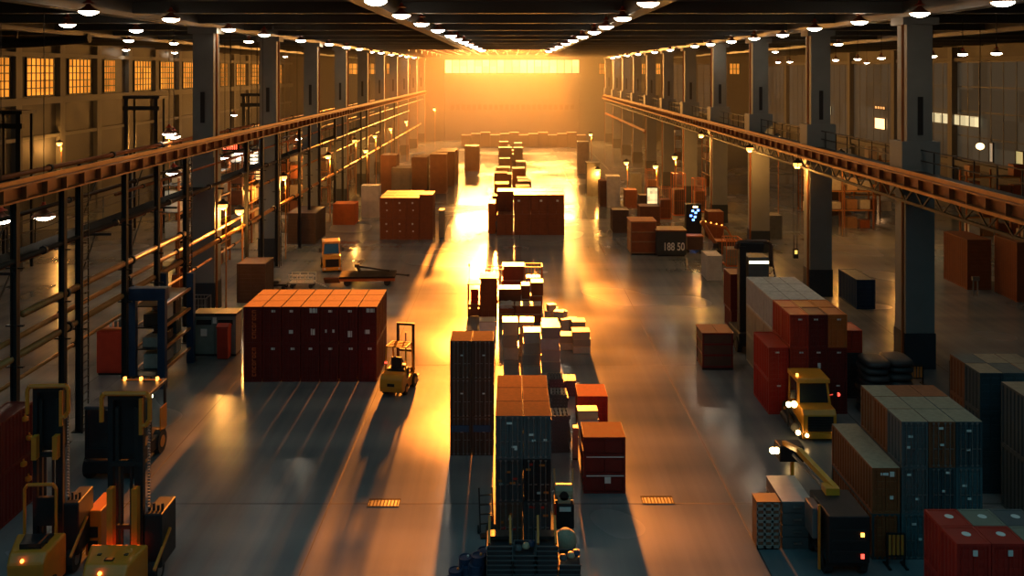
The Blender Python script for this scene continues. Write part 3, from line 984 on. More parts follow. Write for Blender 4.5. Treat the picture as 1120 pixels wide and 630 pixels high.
rowC = [(187, 22), (250, 33), (289, 38.7), (329, 45), (360, 49), (379, 52), (393, 54), (406, 57), (417, 58), (428, 60), (437, 61), (445, 62), (453, 63)]
rowD = [(1097, 4), (1006, 16), (940, 25), (891, 32), (856, 39), (825, 42.5), (800, 46), (777, 49), (760, 51), (733, 55), (716, 57.5), (698, 59.5), (686, 61), (676, 62), (670, 63.5)]
for i, p in enumerate(rowA):
    pendant(*p, 'bowl pendant lamp over the pipe-side edge of the centre aisle, ' + ORD[i] + ' from the camera', 'lamps over the centre aisle')
for i, p in enumerate(rowB):
    pendant(*p, 'bowl pendant lamp over the walkway-side edge of the centre aisle, ' + ORD[i] + ' from the camera', 'lamps over the centre aisle')
for i, p in enumerate(rowC):
    pendant(*p, 'bowl pendant lamp along the pipe-side columns, ' + ORD[i] + ' from the camera', 'lamps along the pipe-side columns')
for i, p in enumerate(rowD):
    pendant(*p, 'bowl pendant lamp along the walkway-side columns, ' + ORD[i] + ' from the camera', 'lamps along the walkway-side columns')
for i, p in enumerate([(97, 14), (74, 28), (149, 34), (86, 42), (141, 45), (190, 48), (138, 55), (191, 58), (272, 46), (312, 62)]):
    pendant(*p, 'bowl pendant lamp in the bay before the bright side windows, ' + ORD[i] + ' from the camera', 'lamps in the pipe-side bay')
for i, p in enumerate([(917, 49), (848, 57), (864, 68), (851, 68.5), (914, 66), (938, 65), (964, 64), (948, 69), (1020, 62), (1053, 60), (1090, 59)]):
    pendant(*p, 'bowl pendant lamp in the outer walkway-side bay, ' + ORD[i] + ' in its group', 'lamps in the walkway-side bay', 0.9 if i not in (0, 1) else 2.4, 0.6 if i > 1 else 0.9)
for i, (px, py, hh) in enumerate([(48, 238, 7.8), (1, 242, 7.8), (218, 182, 8.0), (190, 190, 7.8), (190, 150, 9.5), (185, 147, 9.9), (256, 126, 7.8), (246, 173, 7.6), (263, 168, 7.5), (293, 169, 7.6), (325, 152, 7.8)]):
    x, y = P(px, py, hh)
    if px in (246, 263, 293, 325):
        pass
    e = empty('pendant_lamp', (x, y, hh), 0, 'low-hanging white bowl lamp in the pipe-side bay, ' + ORD[i] + ' of its group', 'lamp', 'low lamps in the pipe-side bay')
    for n, me in (('lamp_shade', SHADE_ME), ('lamp_diffuser', DIFF_ME), ('lamp_cap', CAP_ME)):
        link(n, me, e)
    MB().cyl((0, 0, 0.6), (0, 0, ZC - hh), 0.018, 6).build('rod', STEEL_DARK, e)

BULB_ME = MB().lathe([(0.02, -0.17), (0.12, -0.14), (0.19, -0.05), (0.19, 0.06), (0.10, 0.15), (0.03, 0.17)], 14).mesh('lamp_bulb', POLE_EM, smooth=True)
HOOD_ME = MB().lathe([(0.26, 0.08), (0.22, 0.16), (0.10, 0.22), (0.05, 0.30)], 14).mesh('lamp_hood', STEEL_DARK)
def sodium(x, y, z, label, group, pole=True):
    e = empty('sodium_lamp', (x, y, 0 if pole else z), 0, label, 'lamp', group)
    oz = z if pole else 0
    ld = bpy.data.lights.new('lamp_light', 'POINT')
    ld.energy, ld.color, ld.shadow_soft_size = POLE_LAMP_WATTS, (1.0, 0.42, 0.08), 0.15
    lo_ = link('lamp_light', ld, e)
    lo_.location = (0, 0, oz - 0.5)
    for n, me in (('lamp_bulb', BULB_ME), ('lamp_hood', HOOD_ME)):
        q = link(n, me, e)
        q.location = (0, 0, oz)
        q.scale = (1.35, 1.35, 1.35)
    if pole:
        MB().cyl((0.14, 0.12, 0), (0.14, 0.12, oz + 0.25), 0.045, 8).bar((0.14, 0.12, oz + 0.24), (0, 0, oz + 0.27), 0.05).build('lamp_pole', PIPE, e)
    else:
        MB().bar((0, 0, 0.28), (0, 0, 8.80 - z), 0.05).build('lamp_arm', PIPE, e)
    return e
for i, (px, py) in enumerate([(244, 225), (310, 194), (359, 171), (388, 154), (410, 149), (427, 141), (444, 133), (475, 119)]):
    zz = 6.8 if px == 475 else 6.1
    x, y = P(px, py, zz)
    sodium(x, y, zz, 'glowing amber lamp on a pole beside the pipes, ' + ORD[i] + ' from the camera', 'sodium lamps along the pipes')
for i, (px, py, hh) in enumerate([(65, 157, 7.0), (262, 231, 5.4), (183, 149, 8.0), (281, 160, 7.0), (335, 178, 5.0), (400, 165, 5.0), (288, 203, 4.6)]):
    x, y = P(px, py, hh)
    sodium(x, y, hh, 'small amber lamp on a pole in the pipe-side bay, ' + ORD[i] + ' of its group', 'amber lamps in the pipe-side bay')
for i, (px, py, hh) in enumerate([(869, 180, 8.2), (814, 163, 8.2), (760, 148, 8.0)]):
    x, y = P(px, py, hh)
    x = 17.75
    sodium(x, y, hh, 'amber lamp under the walkway girder, ' + ORD[i] + ' from the camera', 'amber lamps under the walkway', pole=False)
for i, (px, py, hh) in enumerate([(646, 147, 4.6), (685, 178, 4.4), (717, 182, 4.2), (654, 186, 3.0), (738, 172, 5.5), (850, 150, 8.0), (920, 168, 7.0), (985, 178, 6.5)]):  # outer-bay lamps at the list end are added to brighten that bay
    x, y = P(px, py, hh)
    sodium(x, y, hh, 'amber lamp on a pole among the walkway-side boxes, ' + ORD[i] + ' of its group', 'amber lamps among the boxes')
x, y = P(1072, 160, 9.0)
e = empty('globe_lamp', (x, y, 9.0), 0, 'round amber globe lamp hanging in the outer walkway-side bay', 'lamp')
MB().lathe([(0.03, -0.24), (0.2, -0.16), (0.27, 0), (0.2, 0.16), (0.05, 0.22)], 14).build('globe', em('globe glow', (1.0, 0.62, 0.25), 5), e, smooth=True)
MB().cyl((0, 0, 0.2), (0, 0, ZC - 9.0), 0.03, 6).build('cable', STEEL_DARK, e)
# crane pendant control hanging by the first columns
x, y = P(870, 277, 2.9)
e = empty('crane_pendant_control', (x, y, 2.9), 0, 'yellow and black push-button control hanging on two cables by the second column', 'crane control')
for s in (-1, 1):
    MB().cyl((s * 0.10, 0, 0.3), (s * 0.16, 0, 9.3 - 2.9 - 0.4), 0.022, 6).build('cable', STEEL_DARK, e)
MB().b(-0.15, 0.15, -0.12, 0.12, -0.30, 0.30).build('control_box', BLACK, e, 0.02)
MB().b(-0.08, 0.08, -0.135, -0.115, -0.02, 0.2).build('button_plate', em('control light', (1, 0.6, 0.1), 1.5), e)

# ------------------------------------------------------------------ vehicles
def wheel(parent, x, y, r, wd, hub=YELLOW):
    w_ = MB().cyl((x - wd / 2, y, r), (x + wd / 2, y, r), r, 16).build('wheel', RUBBER, parent)
    MB().cyl((x - wd / 2 - 0.01, y, r), (x + wd / 2 + 0.01, y, r), r * 0.5, 12).build('hub', hub, w_)

def tractor(x, y, rz, s, label, lamps=True):
    e = empty('tow_tractor', (x, y, 0), rz, label, 'tow tractor')
    e.scale = (s, s, s)
    MB().b(-0.55, 0.55, -1.05, 1.3, 0.26, 0.52).build('chassis', BLACK, e)
    hood = MB().prism([(-1.12, 0.34), (-1.12, 1.02), (-1.0, 1.20), (-0.15, 1.24), (-0.15, 0.34)], -0.63, 0.63).build('hood', YELLOW, e, 0.03)
    MB().b(-0.46, 0.50, -1.145, -1.115, 0.42, 0.98).build('grille', BLACK, hood)
    gm = MB()
    for i in range(5):
        gm.b(-0.44, 0.48, -1.16, -1.144, 0.47 + i * 0.1, 0.50 + i * 0.1)
    gm.build('grille_slat', STEEL_DARK, hood)
    MB().b(-0.68, 0.68, -1.20, -1.08, 0.16, 0.36).build('bumper', YELLOW, e, 0.02)
    cab = MB()
    for sx in (-1, 1):
        cab.bar((sx * 0.60, -0.42, 1.2), (sx * 0.55, -0.22, 2.0), 0.08)
        cab.bar((sx * 0.60, 0.80, 0.5), (sx * 0.56, 0.75, 2.0), 0.08)
        cab.b(min(sx * 0.62, sx * 0.56), max(sx * 0.62, sx * 0.56), -0.16, 0.82, 0.5, 1.22)
    cab.b(-0.6, 0.6, 0.76, 0.84, 0.5, 1.3)
    cab.build('cab', YELLOW, e)
    MB().prism([(-0.41, 1.25), (-0.24, 1.98), (-0.21, 1.98), (-0.38, 1.25)], -0.55, 0.55).build('windscreen', GLASS_DARK, e)
    for sx in (-1, 1):
        MB().prism([(-0.33, 1.25), (-0.16, 1.97), (0.72, 1.97), (0.76, 1.25)], sx * 0.575 - 0.008, sx * 0.575 + 0.008).build('side_window', GLASS_DARK, e)
    MB().prism([(-0.40, 1.98), (-0.36, 2.14), (0.85, 2.18), (0.88, 1.98)], -0.64, 0.64).build('roof', YELLOW, e, 0.03)
    MB().b(-0.3, 0.3, 0.3, 0.5, 0.9, 1.6).b(-0.3, 0.3, -0.05, 0.4, 0.85, 1.0).build('seat', BLACK, e, 0.03)
    MB().cyl((0, -0.15, 1.25), (0, -0.10, 1.28), 0.19, 14).build('steering_wheel', BLACK, e)
    for sx in (-1, 1):
        wheel(e, sx * 0.56, -0.72, 0.30, 0.22)
        wheel(e, sx * 0.60, 0.85, 0.42, 0.26)
        MB().cyl((sx * 0.62, -0.3, 1.5), (sx * 0.80, -0.4, 1.55), 0.015, 6).b(sx * 0.82 - 0.08, sx * 0.82 + 0.08, -0.44, -0.38, 1.42, 1.72).build('mirror', BLACK, e)
        MB().cyl((sx * 0.52, -1.22, 0.30), (sx * 0.52, -1.17, 0.30), 0.07, 10).build('headlight', HEAD_EM if lamps else PLATE, e)
    MB().cyl((-0.55, -0.1, 2.16), (-0.55, -0.1, 2.26), 0.05, 8).build('beacon', AMBER_EM if lamps else PLATE, e)
    return e
t1 = tractor(11.62, 35.6, 0, 1.0, 'yellow tow tractor with dark windscreen beside the low red containers')
# the tractor's side gear: lamp arm, coupling, air tanks
m = MB().bar((-0.66, -0.9, 0.5), (-1.05, -0.6, 1.25), 0.07).bar((-0.66, -0.3, 0.5), (-1.02, -0.5, 1.2), 0.06).bar((-1.05, -0.6, 0.4), (-1.05, -0.6, 1.25), 0.05)
m.build('lamp_bracket', STEEL_DARK, t1)
for (lx, ly, lz, r) in ((-1.06, -0.66, 1.28, 0.10), (-0.86, -0.7, 1.30, 0.12), (-0.80, -1.0, 0.34, 0.09)):
    MB().cyl((lx, ly, lz), (lx, ly - 0.06, lz), r, 12).build('work_light', HEAD_EM, t1)
MB().cyl((-0.85, -0.8, 0.45), (-0.85, 0.6, 0.45), 0.17, 12).build('air_tank', BLACK, t1)
MB().cyl((0.95, -0.35, 1.55), (0.95, -0.40, 1.55), 0.07, 10).bar((0.62, -0.3, 1.5), (0.95, -0.35, 1.55), 0.03).build('marker_light', RED_EM, t1)
t2 = tractor(-12.78, 64.6, 0.25, 0.95, 'yellow cab tractor parked beyond the flatbed trailer', lamps=False)

def forklift(x, y, rz, label, col, s=1.0, lit=True, group=None):
    """Counterbalance truck seen from behind: mast on the far side."""
    e = empty('forklift', (x, y, 0), rz, label, 'forklift', group)
    e.scale = (s, s, s)
    cw = MB().prism([(-1.15, 0.22), (-1.20, 0.45), (-1.15, 0.82), (-1.0, 0.95), (-0.55, 0.98), (-0.55, 0.22)], -0.52, 0.52).build('counterweight', col, e, 0.06)
    MB().b(-0.16, 0.16, -1.215, -1.19, 0.50, 0.62).build('tow_pin', BLACK, cw)
    MB().b(-0.50, 0.50, -0.56, 0.55, 0.20, 0.62).build('chassis', col, e, 0.03)
    MB().b(-0.44, 0.44, -0.56, -0.05, 0.62, 1.05).build('engine_cover', BLACK, e, 0.03)
    MB().b(-0.24, 0.24, -0.52, -0.38, 1.05, 1.55).b(-0.24, 0.24, -0.42, 0.02, 1.05, 1.16).build('seat', BLACK, e, 0.03)
    g = MB()
    for sx in (-1, 1):
        g.bar((sx * 0.46, -0.62, 0.9), (sx * 0.44, -0.50, 2.0), 0.06).bar((sx * 0.46, 0.52, 0.6), (sx * 0.44, 0.25, 2.0), 0.06).bar((sx * 0.44, -0.55, 2.0), (sx * 0.44, 0.3, 2.0), 0.06)
    for i in range(5):
        yy_ = -0.52 + i * 0.19
        g.bar((-0.44, yy_, 2.0), (0.44, yy_, 2.0), 0.05)
    g.build('overhead_guard', col, e)
    MB().cyl((-0.1, 0.22, 1.12), (-0.1, 0.18, 1.16), 0.16, 14).bar((-0.1, 0.45, 0.7), (-0.1, 0.2, 1.14), 0.04).build('steering_wheel', BLACK, e)
    ms = MB()
    for sx in (-1, 1):
        ms.b(sx * 0.36 - 0.045, sx * 0.36 + 0.045, 0.66, 0.80, 0.10, 2.72)
    for z in (0.4, 1.5, 2.66):
        ms.b(-0.36, 0.36, 0.70, 0.78, z - 0.05, z + 0.05)
    ms.build('mast', STEEL_DARK, e)
    MB().cyl((0, 0.73, 0.2), (0, 0.73, 2.3), 0.035, 8).build('lift_cylinder', STEEL, e)
    MB().b(-0.40, 0.40, 0.82, 0.88, 0.30, 0.38).b(-0.40, 0.40, 0.82, 0.88, 0.62, 0.70).build('fork_carriage', STEEL_DARK, e)
    for sx in (-1, 1):
        MB().b(sx * 0.24 - 0.06, sx * 0.24 + 0.06, 0.88, 0.92, 0.06, 0.72).b(sx * 0.24 - 0.06, sx * 0.24 + 0.06, 0.88, 1.85, 0.06, 0.10).build('fork', STEEL_DARK, e)
        wheel(e, sx * 0.44, -0.62, 0.24, 0.18, col)
        wheel(e, sx * 0.46, 0.42, 0.30, 0.22, col)
        MB().b(sx * 0.42 - 0.06, sx * 0.42 + 0.06, -0.665, -0.635, 1.30, 1.36).build('tail_light', RED_EM if (lit and sx < 0) else AMBER_EM, e)
    return e
forklift(-4.93, 40.3, -0.22, 'yellow forklift with raised bare mast at the end of the maroon stack', YELLOW)

def reach_truck(x, y, s, rz, label, col, narrow=1.0, plates=(0.95, 2.75), twin=False):
    """High-mast truck: broad hood towards the camera, tall black mast behind it."""
    e = empty('reach_truck', (x, y, 0), rz, label, 'reach truck', 'high-mast reach trucks in the corner')
    e.scale = (s * narrow, s, s)
    hood = MB().prism([(-1.0, 0.15), (-1.05, 0.95), (-0.85, 1.20), (0.0, 1.32), (0.0, 0.15)], -0.80, 0.80)
    for i, v in enumerate(hood.v):
        if v[1] < -0.7:
            hood.v[i] = (v[0] * 0.72, v[1], v[2])
    hood = hood.build('hood', col, e, 0.07)
    MB().b(-0.12, 0.12, -0.72, -0.60, 1.21, 1.26).b(-0.4, -0.3, -0.5, -0.42, 1.24, 1.28).b(0.32, 0.42, -0.5, -0.42, 1.24, 1.28).build('hood_catch', BLACK, hood)
    MB().b(-0.74, 0.74, 0.0, 1.5, 0.12, 0.50).build('chassis', BLACK, e)
    for sx in (-1, 1):
        MB().b(sx * 0.42 - 0.07, sx * 0.42 + 0.07, 0.35, 0.52, 0.3, 5.25).build('mast_rail', BLACK, e)
        MB().b(sx * 0.27 - 0.05, sx * 0.27 + 0.05, 0.42, 0.55, 0.3, 4.9).build('inner_rail', STEEL_DARK, e)
        MB().cyl((sx * 0.13, 0.45, 0.5), (sx * 0.13, 0.45, 3.3), 0.045, 8).build('lift_cylinder', STEEL_DARK, e)
        MB().b(sx * 0.34 - 0.08, sx * 0.34 + 0.08, 0.12, 0.34, plates[0], plates[1]).build('guard_plate', col, e)
    MB().b(-0.40, 0.40, 0.56, 0.60, 3.4, 5.1).build('mast_plate', BLACK, e)
    for z in (1.6, 3.35, 5.2):
        MB().b(-0.44, 0.44, 0.34, 0.42, z - 0.06, z + 0.06).build('crossbar', STEEL_DARK, e)
    MB().tube([(-0.64, 0.3, 4.55), (-0.64, 0.3, 5.22), (-0.56, 0.3, 5.33), (0.62, 0.3, 5.33), (0.70, 0.3, 5.22), (0.70, 0.3, 4.6), (0.60, 0.3, 4.45), (0.42, 0.3, 4.45)], 0.065, 8).build('top_guard', col, e)
    MB().b(0.42, 0.52, 0.24, 0.32, 4.2, 5.2).build('top_guard_plate', col, e)
    ch = MB()
    for i in range(34):
        ch.b(0.60, 0.66, 0.40, 0.46, 2.1 + i * 0.085, 2.15 + i * 0.085)
    ch.build('lift_chain', STEEL, e)
    eng = MB().b(0.55, 1.05, 0.25, 1.35, 0.5, 2.0).build('engine_block', BLACK, e, 0.04)
    for i in range(4):
        MB().cyl((0.62 + 0.12 * i, 0.5, 2.0), (0.62 + 0.12 * i, 0.5, 2.15 + 0.05 * (i % 2)), 0.04, 8).build('engine_pipe', STEEL_DARK, eng)
    for sx in (-1, 1):
        wheel(e, sx * 0.82, 0.4, 0.36, 0.24, STEEL)
        wheel(e, sx * 0.60, -0.62, 0.22, 0.2, STEEL)
    MB().bar((1.06, -0.3, 0.75), (1.08, 0.8, 1.35), 0.07).build('side_bar', col, e)
    MB().cyl((-0.1, -0.99, 1.05), (-0.1, -1.03, 1.05), 0.05, 10).build('reversing_light', AMBER_EM, e)
    if twin:
        MB().tube([(-0.62, 0.1, 1.25), (-0.62, 0.1, 2.5), (-0.52, 0.1, 2.62), (0.30, 0.1, 2.62), (0.40, 0.1, 2.5), (0.40, 0.1, 1.25)], 0.05, 8).build('tube_frame', col, e)
        MB().prism_z([(-0.34, -0.72), (0.34, -0.72), (0.46, -0.15), (-0.46, -0.15)], 1.18, 1.36).build('seat_well', BLACK, e)
        MB().b(-0.3, 0.3, 0.2, 0.34, 1.4, 2.2).build('operator_panel', BLACK, e)
    return e
reach_truck(-10.55, 24.6, 0.98, 0.0, 'big yellow reach truck with tall black mast in the bottom corner', AMBER_PAINT)
reach_truck(-12.95, 25.2, 0.98, 0.06, 'darker yellow reach truck with tube frame, between the wall of red containers and its twin', AMBER_PAINT, 0.85, (3.3, 3.95), True)
# yellow side cabinet of the second truck's charger
e = empty('battery_charger', (-12.05, 26.9, 0), 0, 'yellow battery cabinet standing between the two reach trucks', 'battery cabinet')
MB().b(-0.22, 0.22, -0.6, 0.6, 0.05, 1.35).build('cabinet', AMBER_PAINT, e, 0.03)
MB().b(-0.14, 0.14, -0.63, -0.60, 0.2, 0.5).b(-0.14, 0.14, -0.63, -0.60, 0.6, 0.9).build('vent', BLACK, e)
MB().b(-0.18, 0.18, -0.5, 0.5, 0, 0.05).build('foot', BLACK, e)

# cab lift truck with dark roof behind the reach trucks
e = empty('cab_truck', (-13.75, 32.6, 0), 0, 'dark cab truck with glass sides and amber beacons behind the big reach truck', 'cab truck')
MB().b(-0.85, 0.85, -1.5, 1.5, 0.30, 0.75).build('chassis', BLACK, e, 0.04)
MB().b(-0.88, 0.88, -1.35, 1.55, 2.42, 2.54).build('roof', pm('cab roof', (0.05, 0.055, 0.058), 0.3), e, 0.03)
g = MB()
for sx in (-1, 1):
    for sy in (-1.3, 0.1, 1.45):
        g.b(sx * 0.82 - 0.04, sx * 0.82 + 0.04, sy - 0.04, sy + 0.04, 0.75, 2.42)
g.build('cab_frame', BLACK, e)
for sx in (-1, 1):
    MB().b(sx * 0.82 - 0.006, sx * 0.82 + 0.006, -1.24, 0.04, 1.1, 2.4).build('side_window', GLASS_DARK, e)
    MB().b(sx * 0.86 - 0.02, sx * 0.86 + 0.02, 0.9, 1.5, 0.78, 1.65).build('side_panel', AMBER_PAINT, e)
    for sy in (-1.0, 1.0):
        wheel(e, sx * 0.78, sy, 0.42, 0.26, AMBER_PAINT)
MB().b(-0.78, 0.78, -1.32, -1.30, 1.1, 2.4).build('rear_window', GLASS_DARK, e)
MB().b(-0.8, 0.8, -1.36, -1.30, 0.78, 1.1).build('rear_panel', BLACK, e)
for px_ in (-0.6, 0.0, 0.6):
    MB().cyl((px_, 1.3, 2.54), (px_, 1.3, 2.66), 0.06, 8).build('beacon', AMBER_EM, e)
MB().b(-0.75, 0.75, 1.26, 1.34, 2.54, 2.57).build('light_bar', AMBER_PAINT, e)
MB().b(0.55, 0.75, 0.3, 0.5, 2.2, 2.3).build('cab_light', em('cab light glow', (0.9, 1.0, 0.6), 5), e)

# flatbed trailer with a tow arm, beyond the maroon stack
x, y = P(403, 312)
e = empty('flatbed_trailer', (x, y + 0.6, 0), 0.06, 'dark flatbed trailer with raised tow arm beyond the maroon stack', 'trailer')
MB().b(-1.9, 1.7, -0.9, 1.0, 0.50, 0.62).build('deck', pm('oily planks', (0.022, 0.015, 0.011), 0.85, 0, 0.3, 4, 0, 0.1), e)
MB().b(-1.9, 1.7, -0.86, -0.74, 0.32, 0.50).b(-1.9, 1.7, 0.84, 0.96, 0.32, 0.50).build('side_rail', paintmat('orange'), e)
for sx in (-1.4, 1.2):
    for sy in (-0.72, 0.82):
        MB().cyl((sx, sy - 0.1, 0.22), (sx, sy + 0.1, 0.22), 0.22, 12).build('wheel', RUBBER, e)
MB().bar((-0.7, 0.5, 0.66), (-0.9, 0.6, 1.05), 0.16).bar((-0.9, 0.6, 1.0), (1.3, 0.3, 0.74), 0.11).b(-1.05, -0.75, 0.45, 0.75, 0.95, 1.15).build('tow_arm', STEEL_DARK, e)
MB().bar((1.7, 0.1, 0.56), (2.5, -0.05, 0.5), 0.10).cyl((2.5, -0.05, 0.44), (2.5, -0.05, 0.58), 0.10, 10).build('drawbar', STEEL_DARK, e)
MB().prism([(-0.9, 0.5), (-0.9, 0.60), (-0.2, 0.1), (-0.3, 0.1)], -2.9, -1.92).build('ramp', paintmat('brown'), e)
# pale rail trolley and low dark cart near the dark container
x, y = P(331, 314)
e = empty('rail_trolley', (x, y, 0), 0, 'pale railed trolley between the dark container and the flatbed', 'trolley')
MB().b(-0.8, 0.8, -0.45, 0.45, 0.28, 0.36).build('deck', STEEL, e)
for yy_ in (-0.43, 0.43):
    m = MB()
    for zz in (0.62, 0.88):
        m.bar((-0.78, yy_, zz), (0.78, yy_, zz), 0.05)
    for xx in (-0.78, -0.26, 0.26, 0.78):
        m.bar((xx, yy_, 0.36), (xx, yy_, 0.9), 0.05)
    m.build('guard_frame', paintmat('white'), e)
MB().bar((0.8, 0, 0.34), (1.7, -0.5, 0.12), 0.06).build('drawbar', paintmat('white'), e)
for sx in (-0.6, 0.6):
    for sy in (-0.35, 0.35):
        MB().cyl((sx, sy - 0.04, 0.14), (sx, sy + 0.04, 0.14), 0.14, 10).build('wheel', RUBBER, e)
x, y = P(300, 317)
e = empty('platform_cart', (x, y + 0.3, 0), 0, 'low dark platform cart beside the pale railed trolley', 'cart')
MB().b(-0.9, 0.8, -0.5, 0.5, 0.26, 0.40).build('deck', STEEL_DARK, e)
MB().b(-0.7, 0.3, -0.35, 0.35, 0.40, 0.58).build('tarpaulin', BLACK, e, 0.08)
for sx in (-0.6, 0.6):
    for sy in (-0.4, 0.4):
        MB().cyl((sx, sy - 0.04, 0.13), (sx, sy + 0.04, 0.13), 0.13, 10).build('wheel', RUBBER, e)

# small forklift beside the brown stack, orange light painted onto its open cab
x, y = P(518.5, 348)
e = empty('stacker_truck', (x, y + 0.7, 0), 0, 'small open-cab stacker truck with whip aerial beside the tall brown stack', 'stacker truck')
MB().b(-0.38, 0.38, -0.6, 0.6, 0.1, 0.75).build('body', paintmat('rust brown'), e, 0.04)
m = MB()
for sx in (-1, 1):
    for sy in (-0.55, 0.5):
        m.b(sx * 0.35 - 0.03, sx * 0.35 + 0.03, sy - 0.03, sy + 0.03, 0.75, 1.88)
m.b(-0.39, 0.39, -0.6, 0.55, 1.86, 1.92)
m.build('cab_frame', paintmat('orange'), e)
MB().b(-0.22, 0.22, 0.05, 0.25, 0.75, 1.45).b(-0.22, 0.22, -0.3, 0.1, 0.75, 0.88).build('seat', paintmat('bright red'), e, 0.04)
MB().cyl((-0.33, 0.4, 1.9), (-0.33, 0.4, 2.75), 0.014, 6).cyl((-0.33, 0.4, 2.70), (-0.33, 0.4, 2.86), 0.05, 8).build('aerial', BLACK, e)
for sx in (-1, 1):
    wheel(e, sx * 0.30, -0.35, 0.17, 0.14, BLACK)
    MB().cyl((sx * 0.25, -0.615, 0.55), (sx * 0.25, -0.60, 0.55), 0.05, 8).build('tail_light', AMBER_EM, e)

# orange machine: black tow truck with yellow articulated arm beside the long rust containers
x, y = P(924, 628)
e = empty('crane_truck', (x + 0.0, 25.9, 0), 0, 'black box truck with yellow folding crane arm beside the long rust container', 'crane truck')
MB().b(-0.55, 0.58, -0.75, 0.9, 0.45, 1.75).build('box_body', BLACK, e, 0.03)
MB().b(-0.58, 0.60, -0.6, 1.5, 0.30, 0.45).build('chassis', STEEL_DARK, e)
for i, z in enumerate((0.75, 1.05, 1.35)):
    MB().b(-0.45, 0.48, -0.775, -0.745, z, z + 0.05).build('door_rib', STEEL_DARK, e)
MB().b(0.33, 0.42, -0.78, -0.745, 0.6, 0.72).build('tail_light', RED_EM, e)
MB().b(0.33, 0.42, -0.78, -0.745, 1.2, 1.3).build('marker_light', AMBER_EM, e)
MB().b(-0.85, -0.60, -0.3, 0.4, 0.9, 1.75).build('side_locker', paintmat('slate grey'), e, 0.03)
MB().b(-0.72, -0.66, -0.4, -0.34, 0.1, 1.9).build('side_post', AMBER_PAINT, e)
for sx in (-1, 1):
    for sy in (-0.3, 0.9):
        wheel(e, sx * 0.48, sy, 0.30, 0.2, STEEL_DARK)
arm = MB().bar((0.15, 0.6, 1.85), (-0.45, 2.2, 2.35), 0.16).bar((0.0, 0.7, 1.75), (0.0, 0.7, 1.95), 0.4).build('crane_arm', YELLOW, e)
MB().bar((-0.45, 2.2, 2.35), (-0.55, 3.4, 2.1), 0.13).build('jib', YELLOW, arm)
MB().cyl((-0.1, 1.0, 1.75), (-0.5, 2.6, 2.05), 0.05, 8).build('ram', STEEL, arm)
MB().b(-0.75, 0.05, 3.2, 3.8, 1.55, 2.05).build('winch_box', BLACK, arm, 0.04)
for q in (-0.95, -0.82):
    MB().cyl((q, 3.3, 1.9), (q, 3.24, 1.9), 0.10, 10).build('work_light', HEAD_EM, arm)
MB().b(-0.35, -0.25, 3.3, 3.4, 0.0, 1.55).build('stabiliser', YELLOW, e)

# reach crane by the pale-roofed stack
e = empty('reach_crane', (11.75, 45.9, 0), 0, 'dark mobile crane with hooked boom behind the pale-roofed stack', 'crane')
MB().b(-0.5, 0.9, -0.6, 1.6, 0.35, 1.0).build('chassis', BLACK, e, 0.04)
MB().b(-0.38, -0.06, -0.25, 0.25, 0.9, 5.25).build('mast', BLACK, e)
MB().tube([(-0.5, 0, 5.1), (-0.45, 0, 5.35), (-0.1, 0, 5.45), (1.05, 0, 5.45), (1.25, 0, 5.3), (1.25, 0, 4.2)], 0.11, 8).build('boom', paintmat('dark brown'), e)
MB().b(-0.35, 0.85, -0.2, 0.2, 4.95, 5.42).build('winch_housing', BLACK, e, 0.05)
MB().b(0.0, 1.02, -0.5, 0.7, 3.2, 4.75).build('cabin', paintmat('slate grey'), e, 0.04)
MB().b(0.02, 1.0, -0.515, -0.50, 4.45, 4.58).build('light_strip', em('strip light', (1.0, 0.75, 0.4), 4), e)
MB().b(0.05, 1.0, -0.2, 0.5, 1.0, 3.2).build('cab_riser', BLACK, e)
m = MB()
for k in range(5):
    a0 = 0.25 * k
    m.bar((1.25, 0.2, 4.5 - 0.35 * k), (1.3 + 0.45 * math.sin(a0 + 0.5), 1.0, 4.6 - 0.35 * k), 0.05)
    m.bar((1.3 + 0.45 * math.sin(a0 + 0.5), 1.0, 4.6 - 0.35 * k), (1.95, 1.4, 3.0 - 0.2 * k), 0.05)
m.build('hose', BLACK, e)
for sx in (-0.45, 0.85):
    for sy in (-0.2, 1.2):
        wheel(e, sx, sy, 0.38, 0.24, STEEL_DARK)

# ------------------------------------------------------------------ smaller goods
def carton_pile(x, y, w_, d_, hs, desc, mats=None, yaw=0.0, name='carton', jit=0.03, grp=None, lid=None):
    """A pile of boxes, each its own thing, from the floor up."""
    z = 0.0
    r_ = random.Random(int(x * 100) * 7 + int(y * 100))
    n = len(hs)
    for i, h in enumerate(hs):
        pos = 'only box' if n == 1 else ('bottom' if i == 0 else ('topmost' if i == n - 1 else ORD[i] + ' from floor'))
        lab = desc if n == 1 else desc + ', ' + pos
        e = empty(name, (x + r_.uniform(-jit, jit), y + r_.uniform(-jit, jit), z), yaw + r_.uniform(-0.03, 0.03), lab, name.replace('_', ' '), grp)
        mt = (mats or [CARDG])[i % len(mats or [1])]
        MB().b(-w_ / 2, w_ / 2, -d_ / 2, d_ / 2, 0.002, h - 0.045).build('box', mt, e, 0.012)
        MB().b(-w_ / 2 - 0.012, w_ / 2 + 0.012, -d_ / 2 - 0.012, d_ / 2 + 0.012, h - 0.045, h - 0.002).build('lid', lid or TAPE, e, 0.006)
        MB().b(-0.03, 0.03, -d_ / 2 - 0.006, -d_ / 2 + 0.002, 0.03, h - 0.05).build('tape', mt, e)
        z += h
GREYS = [CARDG, pm('dun board', (0.26, 0.22, 0.17), 0.65), pm('dusty board', (0.33, 0.28, 0.21), 0.65)]
def at(px0, px1, pyb):
    x0, y = P(px0, pyb)
    x1, _ = P(px1, pyb)
    return (x0 + x1) / 2, y, x1 - x0
